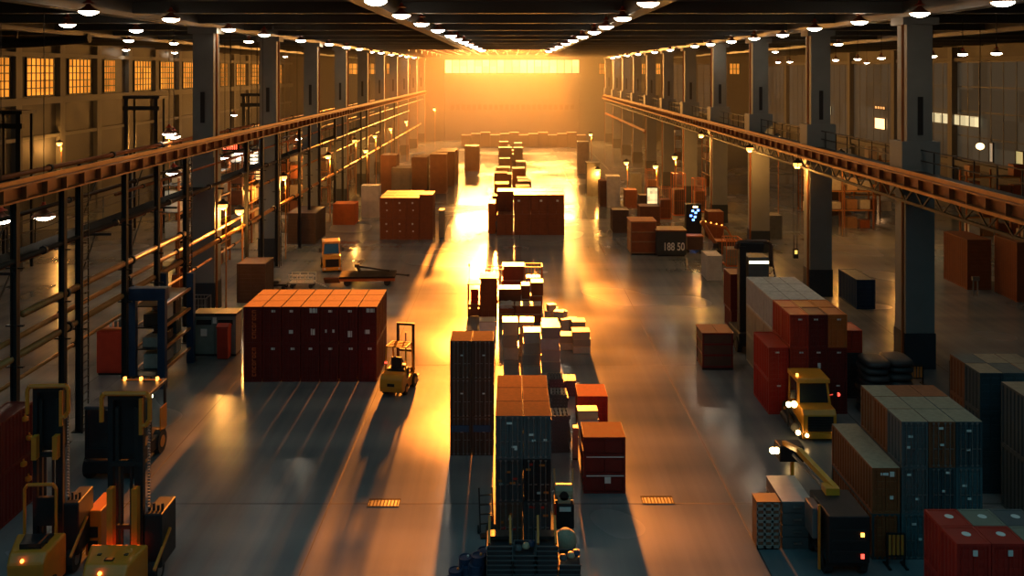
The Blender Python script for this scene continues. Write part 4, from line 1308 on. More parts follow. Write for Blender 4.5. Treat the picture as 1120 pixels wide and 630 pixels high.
# (px0, px1, base row, top row, layers, depth, description)
for px0, px1, pb_, pt_, n, d_, desc in (
        (572, 592, 412, 363, 4, 0.9, 'dusty box in the low pile behind the orange-roofed stack'),
        (592, 613, 420, 358, 5, 0.9, 'dusty box in the tall pile of the centre group'),
        (610.5, 627, 383, 367, 2, 0.8, 'dusty box in the small pile under the white debris'),
        (626.5, 646, 387, 363, 3, 0.8, 'pale box in the pile at the lane edge'),
        (592, 610, 404, 352, 4, 0.7, 'dusty box in the pile behind the tall centre pile'),
        (550, 567, 394, 352, 3, 1.0, 'grey box in the pile behind the dark double stack'),
        (568, 584, 390, 352, 3, 1.0, 'grey box in the pile beside the low pile'),
        (563, 592, 353, 334, 2, 0.9, 'brown box in the wide pile of the back row'),
        (545, 562, 353, 334, 2, 0.9, 'brown box under the white tarpaulin'),
        (545, 569.5, 343, 316, 2, 1.0, 'brown box in the gold-topped pile of the back row'),
        (570.5, 579.5, 342, 312, 2, 0.9, 'orange box in the slim pile of the back row'),
        (580.5, 594, 338, 309, 2, 1.0, 'brown box in the pile under the overhanging lid'),
        (549, 573, 322, 291, 2, 1.1, 'rust box in the tallest pile of the back row'),
        (626, 641, 371, 352, 2, 0.8, 'tan box in the pile behind the lane-edge pile')):
    x, y, w_ = at(px0, px1, pb_)
    hh = (pb_ - pt_) * y / F
    o_ = [paintmat('rust brown'), paintmat('brown'), WOOD] if desc.split()[0] in ('brown', 'rust', 'orange') else GREYS
    carton_pile(x, y + d_ / 2, w_ * 0.97, d_, [hh / n] * n, desc, o_, grp=desc.split(' in the ')[-1].split(' under the ')[-1])
# brown tall stack, lidded
x, y, w_ = at(525.7, 543.5, 350)
container(x, y + 0.75, 0, w_, 1.4, 2.28, 'rust brown', 'tall brown container beside the open-cab stacker truck', None, 2)
MB_l = MB().b(-w_ / 2 - 0.08, w_ / 2 + 0.10, -0.78, 0.78, 2.285, 2.36)
o = MB_l.build('cover_board', paintmat('orange'))
o.location = (x, y + 0.75, 0)
tag(o, 'orange cover board lying on the tall brown container', 'board')
# open steel cage and blue-grey crate with raised frame
def cage(x, y, w_, d_, h, z, mat, label, name='steel_cage', cat='cage', fill=None):
    e = empty(name, (x, y, z), 0, label, cat)
    m = MB()
    for sx in (-1, 1):
        for sy in (-1, 1):
            m.c(sx * w_ / 2, sy * d_ / 2, h / 2, 0.06, 0.06, h)
        m.b(sx * w_ / 2 - 0.025, sx * w_ / 2 + 0.025, -d_ / 2, d_ / 2, h - 0.05, h).b(sx * w_ / 2 - 0.025, sx * w_ / 2 + 0.025, -d_ / 2, d_ / 2, 0, 0.05)
        m.b(-w_ / 2, w_ / 2, sx * d_ / 2 - 0.025, sx * d_ / 2 + 0.025, h - 0.05, h).b(-w_ / 2, w_ / 2, sx * d_ / 2 - 0.025, sx * d_ / 2 + 0.025, 0, 0.05)
    m.build('frame', mat, e)
    b_ = MB().b(-w_ / 2, w_ / 2, -d_ / 2, d_ / 2, 0.05, 0.08)
    n = max(3, int(w_ / 0.18))
    for i in range(1, n):
        xx = -w_ / 2 + w_ * i / n
        b_.b(xx - 0.01, xx + 0.01, -d_ / 2 - 0.01, -d_ / 2 + 0.01, 0.05, h - 0.05).b(xx - 0.01, xx + 0.01, d_ / 2 - 0.01, d_ / 2 + 0.01, 0.05, h - 0.05)
    for zz in (h * 0.35, h * 0.65):
        b_.b(-w_ / 2, w_ / 2, -d_ / 2 - 0.008, -d_ / 2 + 0.008, zz - 0.01, zz + 0.01)
    b_.build('bar_grille', mat, e)
    if fill:
        MB().b(-w_ / 2 + 0.08, w_ / 2 - 0.08, -d_ / 2 + 0.08, d_ / 2 - 0.08, 0.085, h * 0.62).build('load', fill, e, 0.03)
    return e
x, y, w_ = at(531, 550, 330)
cage(x, y + 0.6, w_, 1.0, 1.95, 0, paintmat('orange'), 'open orange steel cage behind the tall brown container')
x, y, w_ = at(574, 593, 325)
cage(x, y + 0.7, w_, 1.1, 1.85, 0, paintmat('orange'), 'caged crate with pale blue load at the back of the centre group', fill=pm('pale blue wrap', (0.30, 0.42, 0.50), 0.3))
# white tarpaulins
def tarp(x, y, z, w_, d_, label, mat):
    bm = bmesh.new()
    r_ = random.Random(int(x * 50) + 9)
    nx, ny = 9, 7
    vs_ = [[bm.verts.new(((i / (nx - 1) - 0.5) * w_, (j / (ny - 1) - 0.5) * d_,
            0.02 + r_.uniform(0, 0.05) - (0.22 if (i in (0, nx - 1) or j in (0, ny - 1)) else 0))) for j in range(ny)] for i in range(nx)]
    for i in range(nx - 1):
        for j in range(ny - 1):
            bm.faces.new((vs_[i][j], vs_[i + 1][j], vs_[i + 1][j + 1], vs_[i][j + 1]))
    me = bpy.data.meshes.new('tarpaulin')
    bmesh.ops.solidify(bm, geom=bm.faces[:], thickness=0.012)
    bm.to_mesh(me)
    bm.free()
    for p in me.polygons:
        p.use_smooth = True
    me.materials.append(mat)
    o = link('tarpaulin', me)
    o.location = (x, y, z)
    return tag(o, label, 'tarpaulin')
x, y, w_ = at(545, 562, 353)
tarp(x, y + 0.42, 1.0, w_ * 1.0, 1.0, 'white tarpaulin draped on the brown boxes of the back row', paintmat('white'))
x, y, w_ = at(523, 542, 372)
carton_pile(x, y + 0.5, w_ * 0.95, 0.9, [0.95], 'low pale wrapped box between the stacker truck and the dark double stack', [paintmat('white')])
# white bits on the small pile
dr = random.Random(4)
for i in range(9):
    x, y = P(600 + i * 2.6 + dr.uniform(-2, 2), 352 + i * 3.6, 0.0)
    x, y = P(600 + i * 2.7, 345 + (i % 3) * 5 + i * 1.8, 0.0)
    y = 50.6 - i * 0.36 + (i % 3) * 0.5
    x = (600 + i * 3.0 - CXP) * y / F
    s_ = dr.uniform(0.35, 0.55)
    hh = dr.uniform(0.5, 1.15)
    carton_pile(x, y, s_, s_, [hh], 'small white-lidded box in the scatter behind the tall dusty pile, ' + ORD[i] + ' from the back', GREYS, dr.uniform(-0.5, 0.5), grp='scatter of white-lidded boxes')
# stacked pale boards behind the maroon slabs, narrow steel locker, dark pallets
x, y, w_ = at(633, 655, 492)
PALES = [pm('pale board', (0.52, 0.47, 0.38), 0.5), pm('straw board', (0.50, 0.40, 0.20), 0.5)]
carton_pile(x, y + 0.6, w_, 0.55, [0.33] * 4, 'pale board bundle between the red box and the maroon slabs', PALES, name='board_bundle', grp='pale board bundles')
x, y, w_ = at(626.5, 632.5, 503)
e = empty('steel_locker', (x, y + 0.15, 0), 0, 'narrow grey steel locker beside the maroon slab stack', 'locker')
MB().b(-w_ / 2, w_ / 2, -0.15, 0.15, 0.05, 1.15).build('body', STEEL, e, 0.01)
MB().b(-w_ / 2 + 0.01, w_ / 2 - 0.01, -0.165, -0.15, 0.1, 1.1).build('door', STEEL, e)
MB().b(-w_ / 2, w_ / 2, -0.14, 0.14, 0, 0.05).build('plinth', BLACK, e)
def pallet(x, y, z, w_, d_, label, grp, mat=WOOD, rz=0.0):
    e = empty('pallet', (x, y, z), rz, label, 'pallet', grp)
    m = MB()
    for i in range(5):
        xx = -w_ / 2 + (w_ - 0.1) * i / 4
        m.b(xx, xx + 0.1, -d_ / 2, d_ / 2, 0.105, 0.135)
    m.build('deck_slats', mat, e)
    m = MB()
    for yy_ in (-d_ / 2, -0.05, d_ / 2 - 0.1):
        m.b(-w_ / 2, w_ / 2, yy_, yy_ + 0.1, 0.02, 0.105)
    m.build('stringer_slats', mat, e)
    MB().b(-w_ / 2, w_ / 2, -d_ / 2, -d_ / 2 + 0.1, 0, 0.02).b(-w_ / 2, w_ / 2, d_ / 2 - 0.1, d_ / 2, 0, 0.02).build('base_slats', mat, e)
    return e
pr = random.Random(8)
DARKW = pm('dark grey pallet plastic', (0.055, 0.06, 0.062), 0.45)
for (px0, px1, pb_, n, nm) in ((603.5, 624, 496, 10, 'front'), (603, 621, 462, 8, 'middle'), (601, 617, 436, 6, 'rear'), (616, 630, 434, 5, 'lane-side')):
    x, y, w_ = at(px0, px1, pb_)
    for i in range(n):
        pallet(x + pr.uniform(-0.04, 0.04), y + 0.45, i * 0.1365, w_, 0.8, 'dark grey pallet in the %s pallet pile by the orange-roofed stack, %s from the floor' % (nm, ORD[i]), 'dark pallet piles', DARKW, pr.uniform(-0.04, 0.04))
# black tray towers with orange rims at the bottom edge
ty = 24.3
TRAY = pm('black tray plastic', (0.022, 0.024, 0.028), 0.38)
TRIM = pm('orange tray frame', (0.58, 0.20, 0.03), 0.4)
for q, (px0, px1, n, rim) in enumerate(((533, 560, 11, True), (562, 585, 9, False), (587, 610, 11, True), (612, 635, 7, False))):
    w_ = (px1 - px0) * ty / F
    x = ((px0 + px1) / 2 - CXP) * ty / F
    for i in range(n):
        e = empty('tray', (x + pr.uniform(-0.012, 0.012), ty + 0.42, i * 0.125), 0, 'black ribbed tray in the %s tray tower by the bottom edge, %s from the floor' % (ORD[q], ORD[i]), 'tray', 'black tray towers')
        MB().b(-w_ / 2, w_ / 2, -0.4, 0.4, 0.0, 0.02).b(-w_ / 2, -w_ / 2 + 0.03, -0.4, 0.4, 0.02, 0.10).b(w_ / 2 - 0.03, w_ / 2, -0.4, 0.4, 0.02, 0.10).b(-w_ / 2, w_ / 2, -0.4, -0.37, 0.02, 0.10).b(-w_ / 2, w_ / 2, 0.37, 0.4, 0.02, 0.10).build('tray_pan', TRAY, e)
        MB().b(-w_ / 2 - 0.015, w_ / 2 + 0.015, -0.415, -0.385, 0.095, 0.122).b(-w_ / 2 - 0.015, w_ / 2 + 0.015, 0.385, 0.415, 0.095, 0.122).b(-w_ / 2 - 0.015, -w_ / 2 + 0.015, -0.385, 0.385, 0.095, 0.122).b(w_ / 2 - 0.015, w_ / 2 + 0.015, -0.385, 0.385, 0.095, 0.122).build('tray_rim', paintmat('slate grey'), e)
    zt = n * 0.125
    if rim:
        e = empty('handle_frame', (x, ty + 0.42, zt), 0, 'orange-ended frame on the %s tray tower by the bottom edge' % ORD[q], 'frame')
        for sx in (-1, 1):
            MB().bar((sx * (w_ / 2 - 0.04), -0.36, 0.03), (sx * (w_ / 2 - 0.05), 0.30, 0.46), 0.06, 0.08).build('handle', TRIM, e)
        MB().b(-w_ / 2 + 0.05, w_ / 2 - 0.05, -0.05, 0.3, 0.0, 0.08).build('panel', STEEL_DARK, e)
    else:
        for k in range(3):
            sx = (-0.17, 0.05, 0.2)[k]
            o = MB().lathe([(0.0, 0), (0.10, 0.0), (0.11, 0.04), (0.08, 0.11), (0.03, 0.13)], 12).build('cable_reel', (paintmat('slate grey'), paintmat('tan'), paintmat('navy blue'))[k], smooth=False)
            o.location = (x + sx, ty + 0.3 + 0.12 * k, zt)
            tag(o, '%s reel lying on the %s tray tower by the bottom edge' % (('grey', 'tan', 'navy')[k], ORD[q]), 'reel', 'reels on the tray towers')
# woven bale and small engine beside the orange-roofed stack
bm = MB().lathe([(0.05, 0.0), (0.30, 0.02), (0.36, 0.18), (0.30, 0.38), (0.14, 0.47), (0.03, 0.48)], 18)
o = bm.build('bale', pm('woven sack', (0.30, 0.27, 0.18), 0.85, 0, 0.35, 30, 0.8), smooth=True)
o.location = (1.51, 25.75, 0.56)
o.scale = (0.87, 0.87, 1.15)
tag(o, 'round woven bale lying on the dark crate behind the tray towers', 'bale')
container(1.51, 25.75, 0, 0.60, 0.66, 0.555, 'black', 'small black crate container beneath the round woven bale', None, 1)
e = empty('engine_unit', (1.60, 28.3, 0), 0, 'small tan engine unit with orange handles beside the orange-roofed stack', 'engine')
MB().b(-0.30, 0.30, -0.35, 0.35, 0.0, 0.75).build('stand', BLACK, e, 0.03)
MB().cyl((-0.28, 0, 1.0), (0.28, 0, 1.0), 0.24, 14).b(-0.2, 0.2, -0.3, 0.3, 0.75, 0.95).build('engine_block', paintmat('tan'), e, 0.02)
MB().cyl((0, -0.26, 0.98), (0, -0.3, 0.98), 0.14, 12).build('fan_cover', STEEL_DARK, e)
for sx in (-1, 1):
    MB().bar((sx * 0.27, -0.1, 1.1), (sx * 0.29, 0.2, 1.62), 0.06).build('handle', TRIM, e)
MB().b(-0.3, -0.24, -0.37, -0.34, 0.2, 0.8).build('fuel_line', paintmat('bright red'), e)
MB().b(-0.15, 0.2, -0.375, -0.35, 0.55, 0.68).build('gauge_panel', PLATE, e)
# hand truck and red-capped cylinder at the other side
e = empty('hand_truck', (-0.80, 27.9, 0), 0.15, 'black hand truck leaning by the foot of the orange-roofed stack', 'hand truck')
m = MB()
for sx in (-1, 1):
    m.bar((sx * 0.2, -0.28, 0.08), (sx * 0.2, 0.12, 1.25), 0.045)
for k in range(4):
    m.bar((-0.2, -0.2 + 0.08 * k, 0.3 + 0.25 * k), (0.2, -0.2 + 0.08 * k, 0.3 + 0.25 * k), 0.03)
m.build('frame', BLACK, e)
MB().b(-0.22, 0.22, -0.55, -0.26, 0.02, 0.05).build('toe_plate', BLACK, e)
for sx in (-1, 1):
    MB().cyl((sx * 0.24 - 0.03, -0.16, 0.12), (sx * 0.24 + 0.03, -0.16, 0.12), 0.12, 12).build('wheel', RUBBER, e)
e = empty('gas_cylinder', (-0.62, 26.2, 0), 0, 'dark gas cylinder with painted red-light cap beside the first tray tower', 'gas cylinder')
MB().lathe([(0.12, 0), (0.13, 0.02), (0.13, 0.95), (0.06, 1.1), (0.04, 1.15)], 14).build('bottle', STEEL_DARK, e, smooth=False)
MB().lathe([(0.06, 1.13), (0.07, 1.15), (0.07, 1.25), (0.03, 1.28)], 12).build('red_light_cap', paintmat('bright red'), e)  # red cap stands for a small red light, put in as paint
# blue-black drums
for i, (px, py, hh) in enumerate(((498, 622, 0.55), (513, 618, 0.62), (509, 608, 0.75), (523, 606, 0.95), (530, 600, 0.9), (493, 632, 0.5), (520, 616, 0.75))):
    x, y = P(px, py, hh)
    e = empty('drum', (x, y, 0), 0, 'blue-black drum in the cluster beside the tray towers, ' + ORD[i] + ' of seven', 'drum', 'drums beside the tray towers')
    MB().lathe([(0.17, 0), (0.19, 0.02), (0.185, hh * 0.33), (0.195, hh * 0.35), (0.185, hh * 0.37), (0.185, hh * 0.66), (0.195, hh * 0.68), (0.185, hh * 0.70), (0.19, hh - 0.02), (0.17, hh - 0.02), (0.165, hh - 0.05)], 16).build('shell', paintmat('navy blue'), e)
    MB().cyl((0.07, 0.05, hh - 0.05), (0.07, 0.05, hh - 0.005), 0.03, 8).build('bung', TRIM if i % 3 == 0 else PLATE, e)

# grey crates at the bottom, container side
def slot_crate(x, y, w_, d_, h, label, mat):
    e = empty('slotted_crate', (x, y, 0), 0, label, 'crate')
    MB().b(-w_ / 2, w_ / 2, -d_ / 2 + 0.03, d_ / 2, 0.06, h - 0.02).build('body', mat, e, 0.01)
    m = MB()
    for i in range(4):
        xx = -w_ / 2 + w_ * i / 3.0
        m.b(max(-w_ / 2, xx - 0.035), min(w_ / 2, xx + 0.035), -d_ / 2, -d_ / 2 + 0.03, 0.06, h - 0.02)
    for k in range(8):
        zz = 0.06 + (h - 0.14) * k / 7.0
        m.b(-w_ / 2, w_ / 2, -d_ / 2, -d_ / 2 + 0.03, zz, zz + 0.075)
    m.build('front_lattice', pm('lattice strip', (0.24, 0.22, 0.19), 0.6) if 'pale' in label else mat, e)
    MB().b(-w_ / 2 - 0.01, w_ / 2 + 0.01, -d_ / 2 - 0.01, d_ / 2 + 0.01, h - 0.02, h).build('lid', mat, e)
    MB().b(-w_ / 2 + 0.03, w_ / 2 - 0.03, -d_ / 2 + 0.05, d_ / 2 - 0.05, 0, 0.06).build('skid', BLACK, e)
slot_crate(7.50, 27.0, 0.68, 0.55, 1.42, 'pale lattice-fronted crate standing alone at the aisle edge', pm('brown crate ply', (0.16, 0.07, 0.035), 0.55))
for c_ in range(2):
    for t_ in range(4):
        e = empty('flat_case', (7.93 + 0.43 + 0.0, 26.75 + 0.45 + c_ * 0.86, t_ * 0.352), 0, 'grey flat case in the pile beside the lattice crate, ' + ('front' if c_ == 0 else 'back') + ' pile, ' + ORD[t_] + ' from the floor', 'case', 'grey flat cases')
        MB().b(-0.44, 0.44, -0.42, 0.42, 0.01, 0.33).build('case_body', paintmat('slate grey'), e, 0.015)
        MB().b(-0.45, 0.45, -0.43, 0.43, 0.33, 0.35).build('case_lid', paintmat('pale grey') if t_ == 3 else paintmat('slate grey'), e)
        MB().b(-0.12, 0.12, -0.45, -0.42, 0.15, 0.20).build('handle', STEEL, e)
# striped barriers and mesh guard
def barrier(x, y, w_, h, label, rz=0.0):
    e = empty('striped_barrier', (x, y, 0), rz, label, 'barrier', 'orange striped barriers')
    m = MB()
    for sx in (-1, 1):
        m.b(sx * w_ / 2 - 0.025, sx * w_ / 2 + 0.025, -0.03, 0.03, 0.04, h)
    m.b(-w_ / 2, w_ / 2, -0.02, 0.02, h * 0.30, h * 0.30 + 0.05).b(-w_ / 2, w_ / 2, -0.02, 0.02, h - 0.05, h)
    m.build('frame', BLACK, e)
    n = 4
    for i in range(n):
        xx = -w_ / 2 + w_ * (i + 0.5) / n
        MB().b(xx - 0.035, xx + 0.035, -0.025, 0.025, h * 0.30 + 0.05, h - 0.05).build('stripe_board', TRIM, e)
    for sx in (-1, 1):
        MB().b(sx * w_ / 2 - 0.04, sx * w_ / 2 + 0.04, -0.22, 0.22, 0, 0.04).build('foot', BLACK, e)
barrier(10.85, 25.85, 0.48, 0.95, 'orange striped barrier before the teal corner stack')
barrier(18.1, 40.9, 0.55, 0.85, 'orange striped barrier at the foot of the first column')
barrier(-16.0, 39.3, 1.0, 0.9, 'orange striped barrier at the foot of the blue rack')
e = empty('mesh_guard', (18.45, 38.2, 0), PI / 2 - 0.25, 'blue-grey mesh guard panel beside the first column', 'guard panel')
m = MB()
for i in range(4):
    xx = -0.75 + 0.5 * i
    m.b(xx - 0.03, xx + 0.03, -0.03, 0.03, 0, 1.75)
m.b(-0.75, 0.75, -0.025, 0.025, 1.70, 1.75).b(-0.75, 0.75, -0.025, 0.025, 0.1, 0.15)
m.build('frame', paintmat('slate grey'), e)
m = MB()
for i in range(30):
    xx = -0.72 + 0.05 * i
    m.b(xx - 0.006, xx + 0.006, -0.006, 0.006, 0.15, 1.70)
m.build('mesh', paintmat('slate grey'), e)
# slatted crate with orange lid by the reach crane
def timber_crate(x, y, w_, d_, h, label, body, trim, name='timber_crate'):
    e = empty(name, (x, y, 0), 0, label, 'crate')
    MB().b(-w_ / 2 + 0.03, w_ / 2 - 0.03, -d_ / 2 + 0.03, d_ / 2 - 0.03, 0.1, h - 0.04).build('body', body, e)
    m = MB()
    for sx in (-1, 1):
        for sy in (-1, 1):
            m.c(sx * (w_ / 2 - 0.04), sy * (d_ / 2 - 0.04), h / 2, 0.08, 0.08, h - 0.02)
    for z in (0.1, h * 0.37, h * 0.66, h - 0.1):
        m.b(-w_ / 2, w_ / 2, -d_ / 2 - 0.012, -d_ / 2 + 0.03, z, z + 0.09).b(-w_ / 2 - 0.012, -w_ / 2 + 0.03, -d_ / 2, d_ / 2, z, z + 0.09).b(w_ / 2 - 0.03, w_ / 2 + 0.012, -d_ / 2, d_ / 2, z, z + 0.09)
    m.build('frame', trim, e)
    MB().b(-w_ / 2 - 0.03, -0.01, -d_ / 2 - 0.03, d_ / 2 + 0.03, h - 0.03, h).b(0.01, w_ / 2 + 0.03, -d_ / 2 - 0.03, d_ / 2 + 0.03, h - 0.03, h).build('lid', paintmat('orange'), e)
    MB().b(-w_ / 2, w_ / 2, -d_ / 2, -d_ / 2 + 0.1, 0, 0.1).b(-w_ / 2, w_ / 2, d_ / 2 - 0.1, d_ / 2, 0, 0.1).build('skid', BLACK, e)
x, y, w_ = at(768.5, 802, 405)
timber_crate(x, y + 0.75, w_, 1.4, 1.75, 'slatted dark crate with orange lid alone on the aisle floor', paintmat('dark brown'), paintmat('maroon'))
x, y, w_ = at(690, 718.5, 279)
timber_crate(x, y + 1.2, w_, 2.2, 2.55, 'brown timber crate standing beside the numbered dark bin', paintmat('rust brown'), WOOD)
# numbered dark bin
x, y, w_ = at(718.5, 751, 281)
e = empty('numbered_bin', (x, y + 1.0, 0), 0, 'dark bin with pale block numbers beside the timber crate', 'bin')
MB().b(-w_ / 2, w_ / 2, -0.9, 0.9, 0.12, 1.9).build('body', paintmat('dark grey'), e, 0.03)
MB().b(-w_ / 2 - 0.04, w_ / 2 + 0.04, -0.94, 0.94, 1.9, 2.0).build('rim', paintmat('brown'), e)
MB().b(-w_ / 2 + 0.1, w_ / 2 - 0.1, -0.8, 0.8, 0, 0.12).build('skid', BLACK, e)
fc = bpy.data.curves.new('numbers', 'FONT')
fc.body = '188 50'
fc.size = 0.82
fc.align_x = 'CENTER'
fc.extrude = 0.008
fc.offset = 0.012
fo = bpy.data.objects.new('numbers', fc)
COL.objects.link(fo)
fo.parent = e
fo.location = (0.18, -0.912, 0.48)
fo.rotation_euler = (PI / 2, 0, 0)
fo.scale = (0.72, 1, 1)
fc.materials.append(PLATE)
bpy.context.view_layer.update()
nm_ = bpy.data.meshes.new_from_object(fo.evaluated_get(bpy.context.evaluated_depsgraph_get()))
no = link('number_lettering', nm_, e)
no.location, no.rotation_euler, no.scale = fo.location, fo.rotation_euler, fo.scale
bpy.data.objects.remove(fo)
# small cart with orange top, screen machine with blue lights, orange loading arm
x, y, w_ = at(752, 769, 277)
e = empty('service_cart', (x, y + 0.5, 0), 0, 'small service cart with orange top beside the numbered bin', 'cart')
MB().b(-w_ / 2, w_ / 2, -0.45, 0.45, 0.25, 1.25).build('body', paintmat('dark brown'), e, 0.03)
MB().b(-w_ / 2 - 0.05, w_ / 2 + 0.05, -0.5, 0.5, 1.25, 1.33).build('top', paintmat('orange'), e)
for sx in (-1, 1):
    for sy in (-0.3, 0.3):
        MB().cyl((sx * (w_ / 2 - 0.1) - 0.04, sy, 0.13), (sx * (w_ / 2 - 0.1) + 0.04, sy, 0.13), 0.13, 10).build('wheel', RUBBER, e)
x, y, w_ = at(751, 768, 262)
e = empty('control_kiosk', (x, y + 0.6, 0), 0, 'dark control kiosk with blue lights under the far columns', 'control kiosk')
MB().b(-w_ / 2, w_ / 2, -0.4, 0.4, 0, 2.9).build('cabinet', BLACK, e, 0.03)
bl = em('blue indicator glow', (0.10, 0.28, 1.0), 6)
for (u, v) in ((-0.1, 2.35), (0.15, 2.2), (-0.25, 1.95), (0.1, 1.85), (0.35, 2.4), (-0.05, 1.6)):
    MB().b(u - 0.10, u + 0.10, -0.42, -0.395, v - 0.08, v + 0.08).build('indicator', bl, e)
MB().b(-0.06, 0.3, -0.42, -0.395, 2.62, 2.75).build('lamp_panel', HEAD_EM, e)
x, y = P(785, 279)
e = empty('loading_arm', (x, y + 0.6, 0), 0, 'orange articulated loading arm beside the pale steel locker', 'loading arm')
MB().lathe([(0.4, 0), (0.42, 0.3), (0.25, 0.45), (0.2, 0.8)], 14).build('base', BLACK, e)
MB().bar((0, 0, 0.7), (-0.95, 0.3, 2.3), 0.24).build('lower_arm', GIRDER, e)
MB().bar((-0.95, 0.3, 2.3), (0.9, 0.5, 1.9), 0.18).cyl((-0.95, 0.12, 2.3), (-0.95, 0.5, 2.3), 0.2, 12).build('upper_arm', GIRDER, e)
MB().bar((0.9, 0.5, 1.9), (1.5, 0.4, 0.9), 0.14).build('fore_arm', GIRDER, e)
MB().b(0.1, 1.7, 0.2, 1.2, 0, 0.85).build('feeder_box', paintmat('dark brown'), e)
MB().b(0.05, 1.75, 0.15, 1.25, 0.85, 0.92).build('feeder_top', paintmat('orange'), e)
for k in range(4):
    MB().cyl((-0.75 + 0.42 * k, 0.26, 2.42 - 0.09 * k), (-0.75 + 0.42 * k, 0.22, 2.42 - 0.09 * k), 0.05, 8).build('work_light', AMBER_EM, e)
# goods and frames between the walkway-side columns
for i, (px0, px1, pyt, pyb, kind) in enumerate((
        (722, 735, 206, 240, 'cage'), (737, 750, 190, 236, 'cage'), (700, 714, 214, 234, 'box'), (684, 697, 208, 228, 'box'), (760, 772, 196, 232, 'cage'),
        (690, 702, 190, 214, 'box'), (708, 720, 186, 216, 'cage'), (775, 792, 232, 262, 'box'), (795, 812, 262, 292, 'cage'), (840, 856, 236, 262, 'box'), (905, 925, 205, 236, 'box'))):
    x0, y = P(px0, pyb); x1, _ = P(px1, pyb)
    ww, hh = x1 - x0, (pyb - pyt) * y / F
    if kind == 'cage':
        cage((x0 + x1) / 2, y + 0.8, ww, 1.4, hh, 0, paintmat('orange'), 'tall rusty frame of goods among the walkway-side columns, ' + ORD[i] + ' of the clutter', 'goods_frame', 'frame', paintmat(('brown', 'dark brown', 'olive grey')[i % 3]))
    else:
        container((x0 + x1) / 2, y + 0.9, 0, ww, 1.6, hh, ('brown', 'olive grey', 'dark brown', 'rust brown')[i % 4], 'dim box container among the walkway-side columns, ' + ORD[i] + ' of the clutter', None, 1)
# lit display board
x, y = P(714, 238)
e = empty('display_board', (x, y + 0.3, 0), 0, 'lit pale display board on a post behind the timber crate', 'display board')
MB().b(-0.55, 0.55, -0.02, 0.06, 1.2, 2.9).build('board', BLACK, e)
MB().b(-0.48, 0.48, -0.035, -0.02, 1.3, 2.8).build('screen', win_mat('screen glow', (1.0, 0.72, 0.32), 1.2, 0.25), e)
MB().b(-0.06, 0.06, 0, 0.06, 0, 1.2).build('post', STEEL_DARK, e)

# ------------------------------------------------------------------ pipe side goods
x, y, w_ = at(211, 258, 390)
for i in range(2):
    e = empty('utility_cabinet', (x - w_ / 4 + i * w_ / 2, y + 0.5, 0), 0, 'grey-green utility cabinet by the first column, ' + ('the one beside the blue rack' if i == 0 else 'the one behind the red bin'), 'cabinet', 'utility cabinets')
    wq = w_ / 2 - 0.02
    MB().b(-wq / 2, wq / 2, -0.45, 0.45, 0.1, 2.0).build('body', paintmat('grey green'), e, 0.02)
    MB().b(-wq / 2 - 0.04 * (i == 0), wq / 2 + 0.04 * (i == 1), -0.52, 0.5, 2.0, 2.12).build('top', paintmat('dark grey'), e)
    MB().b(-wq / 2 + 0.06, wq / 2 - 0.06, -0.47, -0.45, 0.2, 1.9).build('door', paintmat('grey green'), e)
    MB().b(-wq / 2 + 0.15, wq / 2 - 0.15, -0.485, -0.47, 1.55, 1.8).build('hatch', BLACK, e)
    MB().b(-0.15, 0.15, -0.485, -0.47, 1.0, 1.35).build('meter_plate', PLATE if i == 0 else paintmat('tan'), e)
    MB().b(-wq / 2, wq / 2, -0.42, 0.42, 0, 0.1).build('plinth', BLACK, e)
o = MB().b(-0.09, 0.09, -0.02, 0, 0, 0.30).build('notice_plate', PLATE)
o.location = (x, y + 0.03, 1.62)
tag(o, 'small white notice plate between the two utility cabinets', 'notice')
x, y, w_ = at(237.5, 251, 393)
e = empty('bin', (x, y + 0.1, 0), 0, 'tall red bin standing in front of the utility cabinet', 'bin')
MB().prism([(-0.24, 0.06), (-0.28, 1.55), (0.28, 1.55), (0.24, 0.06)], -0.27, 0.27).build('body', paintmat('red'), e, 0.03)
MB().prism([(-0.30, 1.55), (-0.30, 1.62), (0.0, 1.74), (0.30, 1.62), (0.30, 1.55)], -0.30, 0.30).build('lid', paintmat('red'), e, 0.02)
for sx in (-1, 1):
    MB().cyl((sx * 0.22 - 0.03, 0.2, 0.08), (sx * 0.22 + 0.03, 0.2, 0.08), 0.08, 10).build('wheel', RUBBER, e)
x, y, w_ = at(105, 135, 411)
e = empty('red_cabinet', (x, y + 0.6, 0), 0, 'red steel cabinet with bright top between the posts', 'cabinet')
MB().b(-w_ / 2, w_ / 2, -0.55, 0.55, 0.1, 2.1).build('body', paintmat('red'), e, 0.02)
MB().b(-w_ / 2 - 0.03, w_ / 2 + 0.03, -0.58, 0.58, 2.1, 2.16).build('top', paintmat('orange'), e)
MB().b(-w_ / 2 + 0.08, w_ / 2 - 0.08, -0.57, -0.55, 0.2, 2.0).build('door', paintmat('red'), e)
MB().b(-w_ / 2 + 0.05, w_ / 2 - 0.05, -0.5, 0.5, 0, 0.1).build('plinth', BLACK, e)
for k in range(3):
    o = MB().lathe([(0.06, 0), (0.07, 0.02), (0.07, 0.2 + 0.05 * k), (0.03, 0.27 + 0.05 * k)], 10).build('canister', (PLATE, STEEL, paintmat('slate grey'))[k])
    o.location = (x - 0.1 + 0.22 * k, y + 0.35, 2.16)
    tag(o, ('white', 'steel', 'grey')[k] + ' canister standing on the red cabinet', 'canister', 'canisters on the red cabinet')
